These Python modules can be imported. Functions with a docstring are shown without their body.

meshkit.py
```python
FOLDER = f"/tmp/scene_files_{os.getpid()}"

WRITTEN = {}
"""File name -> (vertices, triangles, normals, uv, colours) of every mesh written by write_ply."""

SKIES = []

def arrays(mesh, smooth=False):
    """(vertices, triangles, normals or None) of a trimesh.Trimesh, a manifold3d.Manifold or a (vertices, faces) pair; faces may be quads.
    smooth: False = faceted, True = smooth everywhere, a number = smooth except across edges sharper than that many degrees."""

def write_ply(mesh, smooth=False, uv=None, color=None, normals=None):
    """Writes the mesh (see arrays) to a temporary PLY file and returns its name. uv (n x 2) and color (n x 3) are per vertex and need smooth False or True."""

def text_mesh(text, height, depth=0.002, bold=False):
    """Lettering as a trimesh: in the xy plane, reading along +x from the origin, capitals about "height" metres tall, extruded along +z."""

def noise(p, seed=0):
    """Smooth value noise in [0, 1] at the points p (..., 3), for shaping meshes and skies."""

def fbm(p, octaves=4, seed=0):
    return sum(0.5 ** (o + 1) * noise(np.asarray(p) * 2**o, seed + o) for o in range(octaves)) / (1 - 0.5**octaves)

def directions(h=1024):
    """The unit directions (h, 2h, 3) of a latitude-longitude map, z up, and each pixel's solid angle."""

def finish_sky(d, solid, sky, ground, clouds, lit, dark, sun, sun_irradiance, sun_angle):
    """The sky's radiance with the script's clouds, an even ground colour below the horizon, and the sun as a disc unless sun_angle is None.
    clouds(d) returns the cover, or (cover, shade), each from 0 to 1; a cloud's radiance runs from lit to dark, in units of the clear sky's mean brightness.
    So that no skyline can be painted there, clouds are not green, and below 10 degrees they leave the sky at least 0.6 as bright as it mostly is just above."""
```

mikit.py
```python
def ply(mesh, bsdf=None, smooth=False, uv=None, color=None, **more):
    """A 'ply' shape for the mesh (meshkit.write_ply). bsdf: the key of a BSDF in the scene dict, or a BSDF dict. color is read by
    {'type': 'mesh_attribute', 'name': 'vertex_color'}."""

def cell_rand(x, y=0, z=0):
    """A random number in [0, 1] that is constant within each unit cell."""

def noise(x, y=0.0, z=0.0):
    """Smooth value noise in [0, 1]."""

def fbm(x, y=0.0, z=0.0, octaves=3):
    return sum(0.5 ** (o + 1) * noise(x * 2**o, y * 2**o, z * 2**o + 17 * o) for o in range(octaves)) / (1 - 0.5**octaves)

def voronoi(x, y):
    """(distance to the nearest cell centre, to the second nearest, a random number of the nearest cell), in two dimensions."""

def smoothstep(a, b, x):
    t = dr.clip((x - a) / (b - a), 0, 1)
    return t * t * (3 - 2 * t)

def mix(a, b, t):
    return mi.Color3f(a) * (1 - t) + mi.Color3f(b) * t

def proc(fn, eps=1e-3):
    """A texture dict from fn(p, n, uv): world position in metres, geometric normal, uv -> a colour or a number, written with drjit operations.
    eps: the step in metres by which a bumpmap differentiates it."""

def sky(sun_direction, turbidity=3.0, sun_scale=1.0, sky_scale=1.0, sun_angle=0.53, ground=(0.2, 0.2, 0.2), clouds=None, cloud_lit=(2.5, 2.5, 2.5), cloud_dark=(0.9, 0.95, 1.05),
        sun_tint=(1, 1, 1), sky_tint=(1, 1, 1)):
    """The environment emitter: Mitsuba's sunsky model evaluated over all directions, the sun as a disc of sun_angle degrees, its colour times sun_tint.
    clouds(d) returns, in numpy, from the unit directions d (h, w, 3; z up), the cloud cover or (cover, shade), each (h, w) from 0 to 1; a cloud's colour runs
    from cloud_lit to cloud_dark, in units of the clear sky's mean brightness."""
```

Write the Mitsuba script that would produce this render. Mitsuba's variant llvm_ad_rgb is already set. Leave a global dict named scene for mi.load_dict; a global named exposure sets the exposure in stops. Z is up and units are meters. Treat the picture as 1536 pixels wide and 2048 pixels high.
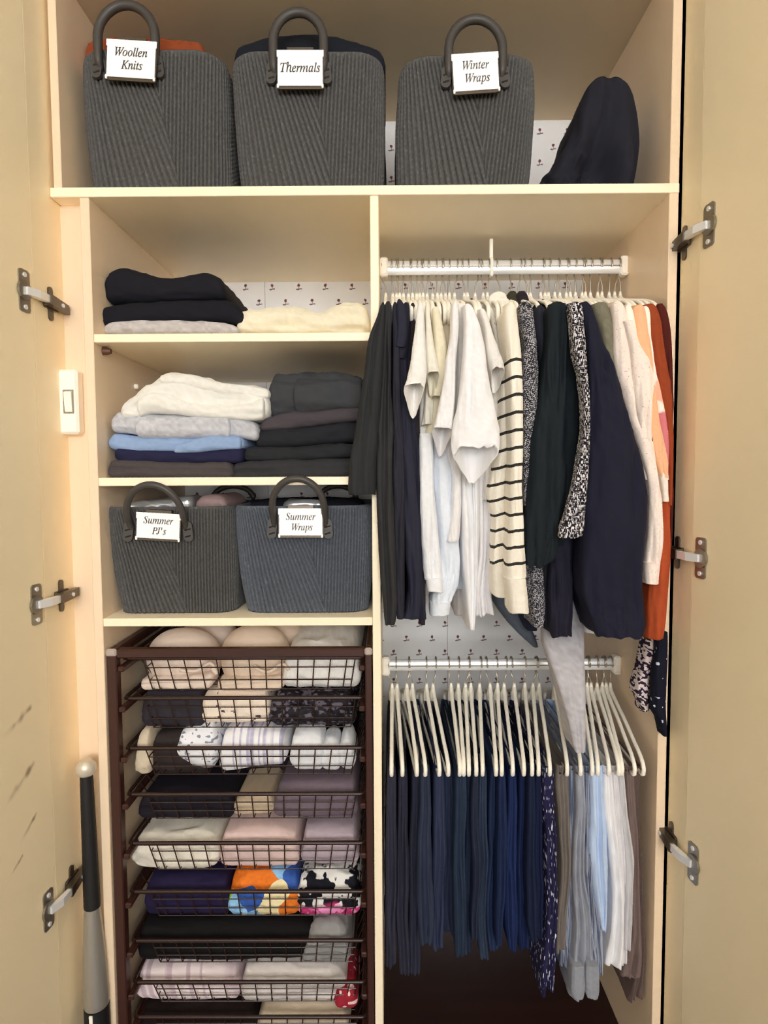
import math, random
import numpy as np, trimesh, mitsuba as mi, drjit as dr
import mikit, meshkit
from mikit import noise, fbm, smoothstep, mix, cell_rand
from scipy.interpolate import PchipInterpolator
T = mi.ScalarTransform4f
random.seed(7); RNG = np.random.default_rng(7)
scene, labels = {}, {}

# ---------------------------------------------------------------- camera, light, exposure
exposure = 0.28
CAMZ, FPX = 1.150, 1229.2
EYE = np.array([0.0, -1.069, CAMZ])
YAW, PITCH, ROLL = -0.0037, 0.0589, -0.0055
def _axes():
    cy, sy, cp, sp, cr, sr = math.cos(YAW), math.sin(YAW), math.cos(PITCH), math.sin(PITCH), math.cos(ROLL), math.sin(ROLL)
    f = np.array([sy*cp, cy*cp, -sp]); r0 = np.array([cy, -sy, 0.0]); u0 = np.cross(r0, f)
    return r0*cr + u0*sr, -r0*sr + u0*cr, f
RIGHT, UP, FWD = _axes()
scene['camera'] = {'type': 'perspective', 'fov_axis': 'x', 'fov': 2*math.degrees(math.atan(768/FPX)), 'near_clip': 0.02, 'far_clip': 50.0,
                   'to_world': T().look_at(origin=EYE.tolist(), target=(EYE+FWD).tolist(), up=UP.tolist())}
ROOM_Y, ROOM_X, ROOM_Z = -3.3, 2.0, 2.5
WIN = (-0.8, 1.2, 1.00, 2.15)         # window in the wall behind the camera: x0, x1, z0, z1
WIN_L = (9.4, 9.3, 9.1)
LAMP_L = (2.2, 1.9, 1.5)

def P(px, py, Y):
    """The point seen at this pixel of the photograph on the plane y = Y (measuring the photograph)."""
    d = FWD + RIGHT*(px-768)/FPX + UP*(1024-py)/FPX
    return EYE + d*((Y-EYE[1])/d[1])
def PA(px, py, Y):
    px, py, Y = np.broadcast_arrays(np.asarray(px, float), np.asarray(py, float), np.asarray(Y, float))
    d = FWD + RIGHT*((px-768)/FPX)[..., None] + UP*((1024-py)/FPX)[..., None]
    return EYE + d*((Y-EYE[1])/d[..., 1])[..., None]

# ---------------------------------------------------------------- helpers
def numbered(name):
    if name not in scene and name not in labels and not any(k.startswith(name+'__') for k in scene): return name
    i = 1
    while True:
        k = f'{name}_{i:03d}'
        if k not in scene and k not in labels and not any(q.startswith(k+'__') for q in scene): return k
        i += 1
def thing(name, label, cat, group=None):
    k = numbered(name); labels[k] = {'label': label, 'category': cat}
    if group: labels[k]['group'] = group
    return k
def obj(name, mesh, mat, parent=None, smooth=False, label=None, kind=None, **kw):
    k = numbered(f'{parent}__{name}' if parent else name)
    scene[k] = mikit.ply(mesh, mat, smooth=smooth, **kw)
    if label: labels.setdefault(k, {})['label'] = label
    if kind: labels.setdefault(k, {})['kind'] = kind
    return k
def struct(name, mesh, mat, smooth=False, label=None):
    scene[name] = mikit.ply(mesh, mat, smooth=smooth); labels[name] = {'kind': 'structure'}
    if label: labels[name]['label'] = label
    return name
def box(x0, x1, y0, y1, z0, z1, bev=0.0):
    if bev <= 0:
        b = trimesh.creation.box((x1-x0, y1-y0, z1-z0)); b.apply_translation(((x0+x1)/2, (y0+y1)/2, (z0+z1)/2)); return b
    pts = []
    for sx, X in ((-1, x0), (1, x1)):
        for sy, Y in ((-1, y0), (1, y1)):
            for sz, Z in ((-1, z0), (1, z1)):
                for a in range(3):
                    o = [bev, bev, bev]; o[a] = 0
                    pts.append((X-sx*o[0], Y-sy*o[1], Z-sz*o[2]))
    return trimesh.convex.convex_hull(np.array(pts))
def cat(ms): return trimesh.util.concatenate(list(ms))
def grid_faces(n, m, wrap=True):
    i, j = np.meshgrid(np.arange(n-1), np.arange(m if wrap else m-1), indexing='ij')
    a = i*m+j; b = i*m+(j+1) % m; c = (i+1)*m+(j+1) % m; d = (i+1)*m+j
    q = np.stack([a, b, c, d], -1).reshape(-1, 4)
    return np.vstack([q[:, [0, 1, 2]], q[:, [0, 2, 3]]])
def tube(points, r, sides=8, caps=True, up=None):
    p = np.asarray(points, float); n = len(p); r = np.broadcast_to(r, (n,)).astype(float)
    t = np.gradient(p, axis=0); t /= np.linalg.norm(t, axis=1, keepdims=True)+1e-12
    a = np.cross(t[0], [0, 0, 1.0] if abs(t[0, 2]) < .9 else [1.0, 0, 0]); a /= np.linalg.norm(a)
    V = []; ang = np.arange(sides)*2*np.pi/sides
    for k in range(n):
        a = a - t[k]*(a@t[k]); a /= np.linalg.norm(a)+1e-12; b = np.cross(t[k], a)
        V.append(p[k]+r[k]*(np.cos(ang)[:, None]*a+np.sin(ang)[:, None]*b))
    V = np.vstack(V); F = grid_faces(n, sides)
    if caps:
        V = np.vstack([V, p[:1], p[-1:]]); i = np.arange(sides); j = (i+1) % sides
        F = np.vstack([F, np.stack([j, i, i*0+n*sides], 1), np.stack([(n-1)*sides+i, (n-1)*sides+j, i*0+n*sides+1], 1)])
    return trimesh.Trimesh(V, F, process=False)
def pill(p0, p1, r, sides=8): return tube([p0, p1], r, sides)
def lathe(profile, seg=24):
    return trimesh.creation.revolve(np.asarray(profile, float), sections=seg)
def curve(pts, n):
    p = np.asarray(pts, float); s = np.r_[0, np.cumsum(np.linalg.norm(np.diff(p, axis=0), axis=1))]
    q = np.linspace(0, s[-1], n)
    return np.stack([PchipInterpolator(s, p[:, k])(q) for k in range(3)], 1)

# ---------------------------------------------------------------- materials
def srgb(*c):
    return [x/12.92/255 if x < 10.3 else ((x/255+.055)/1.055)**2.4 for x in c]
def rgb(c): return {'type': 'rgb', 'value': [float(x) for x in c]}
def mat(name, col, rough=.6, metallic=0., spec=.5, **kw):
    base = col if isinstance(col, dict) else rgb(col)
    scene[name] = {'type': 'twosided', 'bsdf': {'type': 'principled', 'base_color': base, 'roughness': rough, 'metallic': metallic, 'specular': spec, **kw}}
    return name
CREAM = srgb(230, 208, 180)
mat('mat_cream', mikit.proc(lambda p, n, uv: mi.Color3f(*map(float, CREAM))*(0.94+0.10*fbm(p.x*3, p.y*3, p.z*1.1)+0.02*noise(p.x*260, p.y*260, p.z*30))), .42, spec=.4)
mat('mat_edge', mikit.proc(lambda p, n, uv: mi.Color3f(*map(float, srgb(247, 234, 206)))*(0.95+0.08*fbm(p.x*6, p.y*6, p.z*6))), .38, spec=.4)
def door_col(p, n, uv):
    c = mi.Color3f(*map(float, srgb(246, 230, 194)))*(0.95+0.08*fbm(p.x*2.5+3, p.y*2.5, p.z*1.3))
    # dark diagonal scuffs low on the left door
    def scuff(y0, z0, dy, dz, w):
        L2 = dy*dy+dz*dz; t = dr.clip(((p.y-y0)*dy+(p.z-z0)*dz)/L2, 0, 1)
        d = dr.sqrt(dr.square(p.y-y0-t*dy)+dr.square(p.z-z0-t*dz))
        return (1-smoothstep(0.0, w, d+0.006*noise(p.y*90, p.z*90)))*smoothstep(0.0, .75, t)*(.5+.7*noise(p.y*160, p.z*60, 3))
    k = mi.Float(0)
    for s in SCUFFS: k = dr.maximum(k, scuff(*s))
    return mix(c, mi.Color3f(.22, .15, .08), dr.select(p.x < 0, dr.clip(k, 0, .8), 0))
SCUFFS = []
mat('mat_door', mikit.proc(door_col), .45, spec=.4)
mat('mat_wall', srgb(206, 198, 184), .8)
mat('mat_ceiling', srgb(245, 243, 238), .85)
mat('mat_floor', mikit.proc(lambda p, n, uv: mix(srgb(30, 8, 5), srgb(44, 15, 9), fbm(p.x*5, p.y*40, 1.0))), .5)
mat('mat_brown', srgb(58, 32, 27), .38, spec=.5)
mat('mat_wire', srgb(44, 27, 23), .34, spec=.5)
mat('mat_steel', srgb(150, 145, 135), .32, metallic=.9)
mat('mat_darksteel', srgb(96, 88, 78), .35, metallic=.85)
mat('mat_alu', srgb(236, 238, 240), .3, metallic=.35)
mat('mat_white', srgb(244, 240, 230), .45)
mat('mat_black', srgb(16, 16, 18), .6)
mat('mat_ink', srgb(52, 50, 50), .7)
FL_S, FL_H = 0.065, 0.0363          # spacing of the little flowers on the wallpaper
def wallpaper(p, n, uv):
    base = mi.Color3f(*map(float, srgb(238, 239, 241)))*(0.93+0.1*fbm(p.x*9, p.z*9))
    px_, pz_ = p.x-.0165, p.z+.0037
    row = dr.floor(pz_/FL_H); off = dr.select(row-2*dr.floor(row/2) > .5, .5, 0.)
    u = px_/FL_S+off; u = (u-dr.floor(u)-.5)*FL_S; v = (pz_/FL_H-row-.5)*FL_H
    q = noise(p.x*420, p.z*420)*.0016
    head = (dr.sqrt(dr.square(u)+dr.square(v-.0035))+q) < .0042
    stem = (dr.abs(u-.0006) < .0007) & (v < .001) & (v > -.007)
    leaf = ((dr.sqrt(dr.square((u+.003)*.8)+dr.square((v+.0062)*1.9))+q) < .0042) | ((dr.sqrt(dr.square((u-.0045)*.8)+dr.square((v+.0048)*1.9))+q) < .0036)
    seam = dr.minimum(dr.minimum(dr.abs(p.x-SEAMS[0]), dr.abs(p.x-SEAMS[1])), dr.abs(p.x-SEAMS[2]))
    c = dr.select(stem | leaf, mi.Color3f(.20, .15, .17), base)
    c = dr.select(head, mix((.10, .045, .06), (.26, .055, .07), noise(p.x*500, p.z*500)), c)
    return c*(1-.45*(1-smoothstep(.0004, .0014, seam)))
YB = 0.461
SEAMS = (float(P(530, 600, YB)[0]), float(P(895, 1300, YB)[0]), -5.0)
mat('mat_wallpaper', mikit.proc(wallpaper), .75)

# ---------------------------------------------------------------- the room behind the camera
XL, XR = float(P(176, 391, 0)[0]), float(P(1337, 391, 0)[0])
XL = -0.501; XR = 0.481
Z1, Z2, Z3, Z4, ZT = CAMZ+.4734, CAMZ+.2311, CAMZ-.0154, CAMZ-.2632, CAMZ+.850     # undersides of the shelves, top panel
XD0, XD1 = -0.0250, -0.0105
YD = 0.50                      # carcass depth incl. back
XJL, XJR = -0.567, 0.5020       # jamb faces
def y_where(px, py, x):
    lo, hi = -.4, .4
    for _ in range(40):
        m = (lo+hi)/2
        if (P(px, py, m)[0]-x)*(1 if x > 0 else -1) > 0: hi = m
        else: lo = m
    return m
JFL, JFR = y_where(65, 550, XJL), y_where(1401, 430, XJR)       # fronts of the jambs
JF = min(JFL, JFR)
struct('floor', box(-ROOM_X, ROOM_X, ROOM_Y, .6, -.04, 0), 'mat_floor')
struct('ceiling', box(-ROOM_X, ROOM_X, ROOM_Y, JF+.02, ROOM_Z, ROOM_Z+.04), 'mat_ceiling')
struct('wall_left', box(-ROOM_X-.05, -ROOM_X, ROOM_Y, JF+.02, 0, ROOM_Z), 'mat_wall')
struct('wall_right', box(ROOM_X, ROOM_X+.05, ROOM_Y, JF+.02, 0, ROOM_Z), 'mat_wall')
wx0, wx1, wz0, wz1 = WIN
struct('wall_rear', cat([box(-ROOM_X, wx0, ROOM_Y-.1, ROOM_Y, 0, ROOM_Z), box(wx1, ROOM_X, ROOM_Y-.1, ROOM_Y, 0, ROOM_Z),
                         box(wx0, wx1, ROOM_Y-.1, ROOM_Y, 0, wz0), box(wx0, wx1, ROOM_Y-.1, ROOM_Y, wz1, ROOM_Z)]), 'mat_wall')
# front wall around the wardrobe opening
struct('wall_front', cat([box(-ROOM_X, XJL-.09, JF+.02, JF+.08, 0, ROOM_Z), box(XJR+.09, ROOM_X, JF+.02, JF+.08, 0, ROOM_Z),
                          box(XJL-.09, XJR+.09, JF+.02, JF+.08, ZT+.05, ROOM_Z)]), 'mat_wall')
pane = trimesh.Trimesh([[wx0, ROOM_Y-.05, wz0], [wx1, ROOM_Y-.05, wz0], [wx1, ROOM_Y-.05, wz1], [wx0, ROOM_Y-.05, wz1]], [[0, 2, 1], [0, 3, 2]], process=False)
scene['window_1'] = {**mikit.ply(pane, 'mat_white'), 'emitter': {'type': 'area', 'radiance': rgb(WIN_L)}}
labels['window_1'] = {'kind': 'structure'}
lamp = thing('added_fill_lamp', 'round white fill lamp added out of view in the room in front of the wardrobe', 'lamp')  # unseen lamp, added as a dim warm fill light
lm = trimesh.creation.cylinder(.17, .05, sections=32); lm.apply_translation((0.3, -1.7, ROOM_Z-.03))
scene[lamp+'__diffuser'] = {**mikit.ply(lm, 'mat_white'), 'emitter': {'type': 'area', 'radiance': rgb(LAMP_L)}}
ring = trimesh.creation.annulus(.17, .19, .06, sections=32); ring.apply_translation((0.3, -1.7, ROOM_Z-.03)); obj('rim', ring, 'mat_white', lamp)

# jambs and the papered return beside the wardrobe
struct('trim_1', box(XJL-.09, XJL, JFL, YD, 0, ZT+.05, .001), 'mat_door')
struct('trim_2', box(XJR, XJR+.09, JFR, .001, 0, ZT+.05, .001), 'mat_door')
xs3 = float(P(127, 800, .034)[0])
struct('trim_3', box(xs3, XL-.0155, .032, .05, 0, Z1, 0), 'mat_cream')
struct('wall_side', box(XJL-.004, xs3-.0002, .034, .05, 0, Z1, 0), 'mat_wallpaper')
struct('wall_back', box(XJL-.09, XJR+.09, YB, YB+.03, 0, ZT+.06), 'mat_wallpaper')

# ---------------------------------------------------------------- wardrobe carcass
W = thing('wardrobe', 'cream built-in wardrobe carcass with shelves, divider and hanging bay', 'wardrobe')
BT = .016
obj('side_panel', box(XL-BT, XL, 0, YB, 0, Z1, .001), 'mat_cream', W)
obj('side_panel', box(XR, XR+BT, 0, YB, 0, ZT, .001), 'mat_cream', W)
xul = float(P(120, 300, 0)[0])
obj('side_panel', box(xul-.014, xul, 0.002, YB, Z1+BT, ZT, .001), 'mat_cream', W)
obj('divider', box(XD0, XD1, 0, YB, 0, Z1, .001), 'mat_edge', W)
obj('top_shelf', box(XJL+.001, XR+BT, -.002, YB, Z1, Z1+BT, .001), 'mat_edge', W)
mat('mat_cream_shaded', mikit.proc(lambda p, n, uv: mi.Color3f(*map(float, srgb(208, 190, 160)))*(0.94+0.10*fbm(p.x*3, p.y*3, p.z*1.1))), .5, spec=.3)  # board colour darkened to carry the dim shade under the top panel
obj('top_panel', box(xul-.014, XR+BT, 0, YB, ZT, ZT+.018), 'mat_cream_shaded', W)
for z in (Z2, Z3, Z4): obj('shelf', box(XL+.0005, XD0-.0005, 0, YB, z, z+.0145, .001), 'mat_edge', W)

# ---------------------------------------------------------------- doors with concealed hinges
def rounded_plate(w, h, t, r):
    """Flat plate in the xz plane, thickness along y from 0 to t."""
    from shapely.geometry import box as sbox
    g = sbox(-w/2+r, -h/2+r, w/2-r, h/2-r).buffer(r, quad_segs=4)
    m = trimesh.creation.extrude_polygon(g, t, engine='earcut')
    m.apply_transform(np.array([[1, 0, 0, 0], [0, 0, 1, 0], [0, 1, 0, 0], [0, 0, 0, 1.0]])); m.invert(); return m
def frame(o, ex, ey, ez):
    M = np.eye(4); M[:3, 0], M[:3, 1], M[:3, 2], M[:3, 3] = ex, ey, ez, o; return M
def put(m, M):
    m = m.copy(); m.apply_transform(M)
    return m
OPENL, OPENR = math.radians(3.5), math.radians(7)
def door(name, side, label, hinge_z):
    s = -1 if side == 'l' else 1; OPEN = OPENL if s < 0 else OPENR
    xj = XJL if s < 0 else XJR
    D = name; labels[D] = {'kind': 'structure', 'label': label}
    jf = JFL if s < 0 else JFR; h0 = np.array([xj-s*.0005, jf-.002, 0.0])                      # hinge edge of the inner face
    ed = np.array([s*math.sin(OPEN), -math.cos(OPEN), 0.0])        # along the door
    en = np.array([-s*math.cos(OPEN), -math.sin(OPEN), 0.0])       # inner face normal, towards the bay
    wd, th, zt = .53, .018, ZT+.03
    m = box(0, wd, -th, 0, .02, zt)
    obj('panel', put(m, frame(h0, ed, en, [0, 0, 1.0]) if s > 0 else frame(h0, ed, en, [0, 0, 1.0])), 'mat_door', D)
    for z in hinge_z:
        H = D+'__hinge'; H = numbered(H)
        c = h0+ed*.023+np.array([0, 0, z])
        Fd = frame(c, ed, en, [0, 0, 1.0])                          # on the door face: x along the door, y out of it
        fl = cat([put(rounded_plate(.026, .066, .0022, .006), Fd), put(trimesh.creation.cylinder(.0155, .004, sections=24), Fd@frame([0.002, .003, 0], [1, 0, 0], [0, 0, 1], [0, -1, 0]))])
        obj('flange', fl, 'mat_steel', H)
        sc = [put(trimesh.creation.cylinder(.0038, .002, sections=12), Fd@frame([0, .003, k*.025], [1, 0, 0], [0, 0, 1], [0, -1, 0])) for k in (-1, 1)]
        obj('screw', sc[0], 'mat_alu', H); obj('screw', sc[1], 'mat_alu', H)
        # arm and mounting plate on the jamb: x along -y of the room, y towards the bay
        ex, ey = np.array([0, 1.0, 0]), np.array([-s*1.0, 0, 0])
        Fj = frame([xj, jf+.048, z], ex, ey, [0, 0, 1.0])
        mp = cat([put(rounded_plate(.013, .056, .003, .006), Fj), put(rounded_plate(.04, .02, .0045, .003), Fj)])
        obj('mounting_plate', mp, 'mat_darksteel', H)
        arm = trimesh.convex.convex_hull(np.array([(x, y, zz) for x, y0, y1, hz in ((-.030, .006, .019, .0085), (.040, .005, .013, .0075), (.046, .005, .010, .006)) for y in (y0, y1) for zz in (-hz, hz)]))
        obj('arm', put(arm, Fj), 'mat_darksteel', H)
        obj('screw', put(trimesh.creation.cylinder(.0036, .003, sections=12), Fj@frame([.012, .0165, 0], [1, 0, 0], [0, 0, 1], [0, -1, 0])), 'mat_alu', H)
        a0 = Fj@np.array([-.026, .014, 0, 1]); a1 = Fd@np.array([.002, .006, 0, 1])
        mid = (a0+a1)/2+np.array([-s*.004, -.004, 0, 0])
        d = a1[:3]-a0[:3]; d = d/np.linalg.norm(d)
        link = trimesh.convex.convex_hull(np.array([q[:3]+np.array([0, 0, k*.0062])+np.cross(d, [0, 0, 1])*e for q in (a0, mid, a1) for k in (-1, 1) for e in (-.003, .003)]))
        obj('link', link, 'mat_alu', H)
def hz(px, py): return float(P(px, py, -.025)[2])
def on_left_door(px, py):
    ed, en = np.array([-math.sin(OPENL), -math.cos(OPENL), 0.0]), np.array([math.cos(OPENL), -math.sin(OPENL), 0.0])
    h0 = np.array([XJL, JFL-.002, 0]); d = FWD+RIGHT*(px-768)/FPX+UP*(1024-py)/FPX
    q = EYE+d*(((h0-EYE)@en)/(d@en)); return float(q[1]), float(q[2])
for a_, b_, w_ in (((2, 1478), (60, 1416), .011), ((4, 1622), (66, 1528), .012), ((38, 1690), (72, 1626), .009), ((6, 1780), (44, 1712), .006)):
    (y0_, z0_), (y1_, z1_) = on_left_door(*a_), on_left_door(*b_)
    SCUFFS.append((y0_, z0_, y1_-y0_, z1_-z0_, w_))
door('door_1', 'l', 'cream left wardrobe door swung open, scuffed low down', (hz(92, 604), hz(108, 1194), hz(140, 1770)))
door('door_2', 'r', 'plain cream right wardrobe door swung open beside the hanging clothes', (hz(1385, 482), hz(1375, 1106), hz(1350, 1680)))

# light switch on the strip left of the shelves
S = thing('light_switch', 'white rocker light switch on the strip left of the shelves', 'switch')
c0 = P(141, 805, .02); hw, hh = .0185, .056
pl = box(c0[0]-hw, c0[0]+hw, .008, .032, c0[2]-hh, c0[2]+hh, .004)
obj('plate', pl, 'mat_white', S, smooth=30)
obj('rocker_frame', cat([box(c0[0]-.006, c0[0]+.012, .0065, .0081, c0[2]+z0, c0[2]+z1) for z0, z1 in ((.018, .0205), (-.0205, -.018))]+[box(c0[0]+x0, c0[0]+x1, .0065, .0081, c0[2]-.0205, c0[2]+.0205) for x0, x1 in ((-.006, -.004), (.010, .012))]), 'mat_steel', S)
rk = trimesh.convex.convex_hull(np.array([(c0[0]+x, y, c0[2]+z) for x in (-.0035, .0095) for y, z in ((.0085, -.0175), (.0085, .0175), (.003, .0165), (.0065, -.0165))]))
obj('rocker', rk, 'mat_white', S)

# aluminium bat in the gap left of the drawers
B = thing('bat', 'aluminium bat with a black grip and pale knob standing left of the wire drawers', 'bat')
pt, pb = P(172, 1532, -.012), P(197, 2090, -.012); pb = pt+(pb-pt)*(pt[2]-.002)/(pt[2]-pb[2])
Lb = np.linalg.norm(pb-pt); ax = (pt-pb)/Lb; e1 = np.cross([0, 1.0, 0], ax); e1 /= np.linalg.norm(e1); FB = frame(pb, e1, np.cross(ax, e1), ax)
zz = lambda py: float(np.linalg.norm(P(172+25*(py-1532)/558, py, -.012)-pb))
kn = [(0, Lb+.012), (.010, Lb+.011), (.0165, Lb+.004), (.0172, Lb-.006), (.0155, Lb-.013), (.0115, Lb-.016), (0, Lb-.016)]
mat('mat_bat', srgb(176, 172, 164), .42, metallic=.7)
mat('mat_knob', srgb(205, 196, 178), .35, metallic=.3)
obj('knob', put(lathe(kn[::-1]), FB), 'mat_knob', B, smooth=40)
zg = zz(1815)
obj('grip', put(lathe([(0, zg), (.0135, zg), (.0142, zg+.006), (.0125, (zg+Lb)/2), (.0108, Lb-.014), (0, Lb-.014)]), FB), 'mat_black', B, smooth=40)
zb_ = zz(2008)
obj('barrel', put(lathe([(0, zb_), (.0208, zb_), (.0222, zb_+.012), (.0195, (zb_+zg)/2), (.0135, zg+.004), (0, zg+.004)]), FB), 'mat_bat', B, smooth=40)
obj('barrel_end', put(lathe([(0, .0), (.021, .004), (.0225, .012), (.0215, zb_-.001), (0, zb_-.001)]), FB), 'mat_black', B, smooth=40)
obj('stripe', put(box(-.003, .003, -.0235, -.0215, .02, zb_-.003), FB), 'mat_white', B)

# ---------------------------------------------------------------- hanging rails and hangers
YR = .18
def rail(name, px0, px1, pyc, label, h=.026):
    R_ = thing(name, label, 'rail')
    a, b = P(px0, pyc, YR), P(px1, pyc, YR); z = (a[2]+b[2])/2
    from shapely.geometry import Point
    from shapely import affinity
    g = affinity.scale(Point(0, 0).buffer(1, quad_segs=8), .0075, h/2)
    m = trimesh.creation.extrude_polygon(g, XR-.002-(XD1+.002), engine='earcut')
    m.apply_transform(np.array([[0, 0, 1, XD1+.002], [1, 0, 0, YR], [0, 1, 0, z], [0, 0, 0, 1.0]]))
    obj('tube', m, 'mat_alu', R_, smooth=35)
    rb = cat([box(XD1+.002, XR-.002, YR-.0085, YR-.0072, z-.001, z+.001)])
    obj('groove', rb, 'mat_steel', R_)
    for x0, x1 in ((XD1+.0005, XD1+.016), (XR-.016, XR-.0005)):
        obj('end_bracket', cat([box(x0, x1, YR-.011, YR+.011, z-.019, z+.019, .003), box(x0, x1, YR-.0135, YR+.012, z-.0195, z-.012, .003)]), 'mat_white', R_)
    return z
ZU = rail('clothes_rail', 765, 1253, 535, 'aluminium clothes rail high in the bay carrying the tops', .028)
ZL = rail('clothes_rail', 765, 1240, 1329, 'aluminium clothes rail low in the bay carrying the trousers', .024)
cb = P(982, 540, YR)
sup = thing('rail_support', 'white plastic support clipped round the middle of the upper rail', 'bracket')
obj('clip', box(cb[0]-.003, cb[0]+.003, YR-.012, YR+.012, ZU-.02, ZU+.017, .002), 'mat_white', sup)
obj('stem', box(cb[0]-.0035, cb[0]+.0035, YR-.004, YR+.004, ZU+.0165, ZU+.055, .001), 'mat_white', sup)

mat('mat_hanger', srgb(240, 236, 224), .5)
mat('mat_hook', srgb(188, 182, 170), .3, metallic=.85)
HOOKP = [(-.001, -.035), (.0, -.022), (.009, -.010), (.0128, .004), (.009, .0135), (0, .0165), (-.009, .0135), (-.0128, .004), (-.0115, -.003)]
ONES = 'first second third fourth fifth sixth seventh eighth ninth tenth eleventh twelfth thirteenth fourteenth fifteenth sixteenth seventeenth eighteenth nineteenth'.split()
def ordinal(i):
    i += 1
    if i < 20: return ONES[i-1]
    t = ('twent', 'thirt', 'fort')[i//10-2]
    return t+'ieth' if i % 10 == 0 else t+'y-'+ONES[i % 10-1]
def hanger(xn, xt, zrod, tip_y, tip_z, lab, group, i, slim=True):
    """xn: x of the neck at the rail, xt: x of the front tip."""
    H = thing('clothes_hanger', lab, 'hanger', group)
    lean = (i*37 % 11-5)*.0006
    nk = .058 if zrod > CAMZ else .048
    hook = np.array([(xn+(lean*2 if z > -.03 else 0)+(z+.052)*lean*8, YR+y*(1 if i % 3 else .8), zrod+z) for y, z in [(-.0015, -nk-.002)]+HOOKP])
    obj('hook', tube(curve(hook, 16), .0014, 6), 'mat_hook', H, smooth=True)
    zn = zrod-nk; dy = YR-tip_y
    prof = [(0, zn), (.006, zn-.006), (.03, zn-.016), (dy*.45, zn-.034+ (zn-tip_z-.08)*-.3), (dy*.72, tip_z+.026), (dy*.93, tip_z+.010), (dy, tip_z-.004), (dy*.985, tip_z-.015), (dy*.90, tip_z-.018)]
    def arm(sg):
        return [(xn+(xt-xn)*sg*t/dy, YR-sg*t, z) for t, z in prof]
    ms = []
    for sg in (1, -1):
        c = curve(arm(sg), 26); r = np.interp(np.linspace(0, 1, 26), [0, .12, .5, .9, 1], [.0040, .0040, .0036, .0038, .0032])
        ms.append(tube(c, r, 8))
    f0, f1 = np.array(arm(1)[-1]), np.array(arm(-1)[-1])
    ms.append(tube([(xn, YR, zn+.010), (xn, YR, zn+.004), (xn, YR, zn-.012), (xn, YR, zn-.026)], [.0022, .0034, .0064, .0066], 8))
    obj('shoulders', cat(ms), 'mat_hanger', H, smooth=True)
    obj('trouser_bar', tube([f0, f1], .003, 6), 'mat_hanger', H, smooth=True)
    return H
def xw(px, py, y): return float(P(px, py, y)[0])
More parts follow.
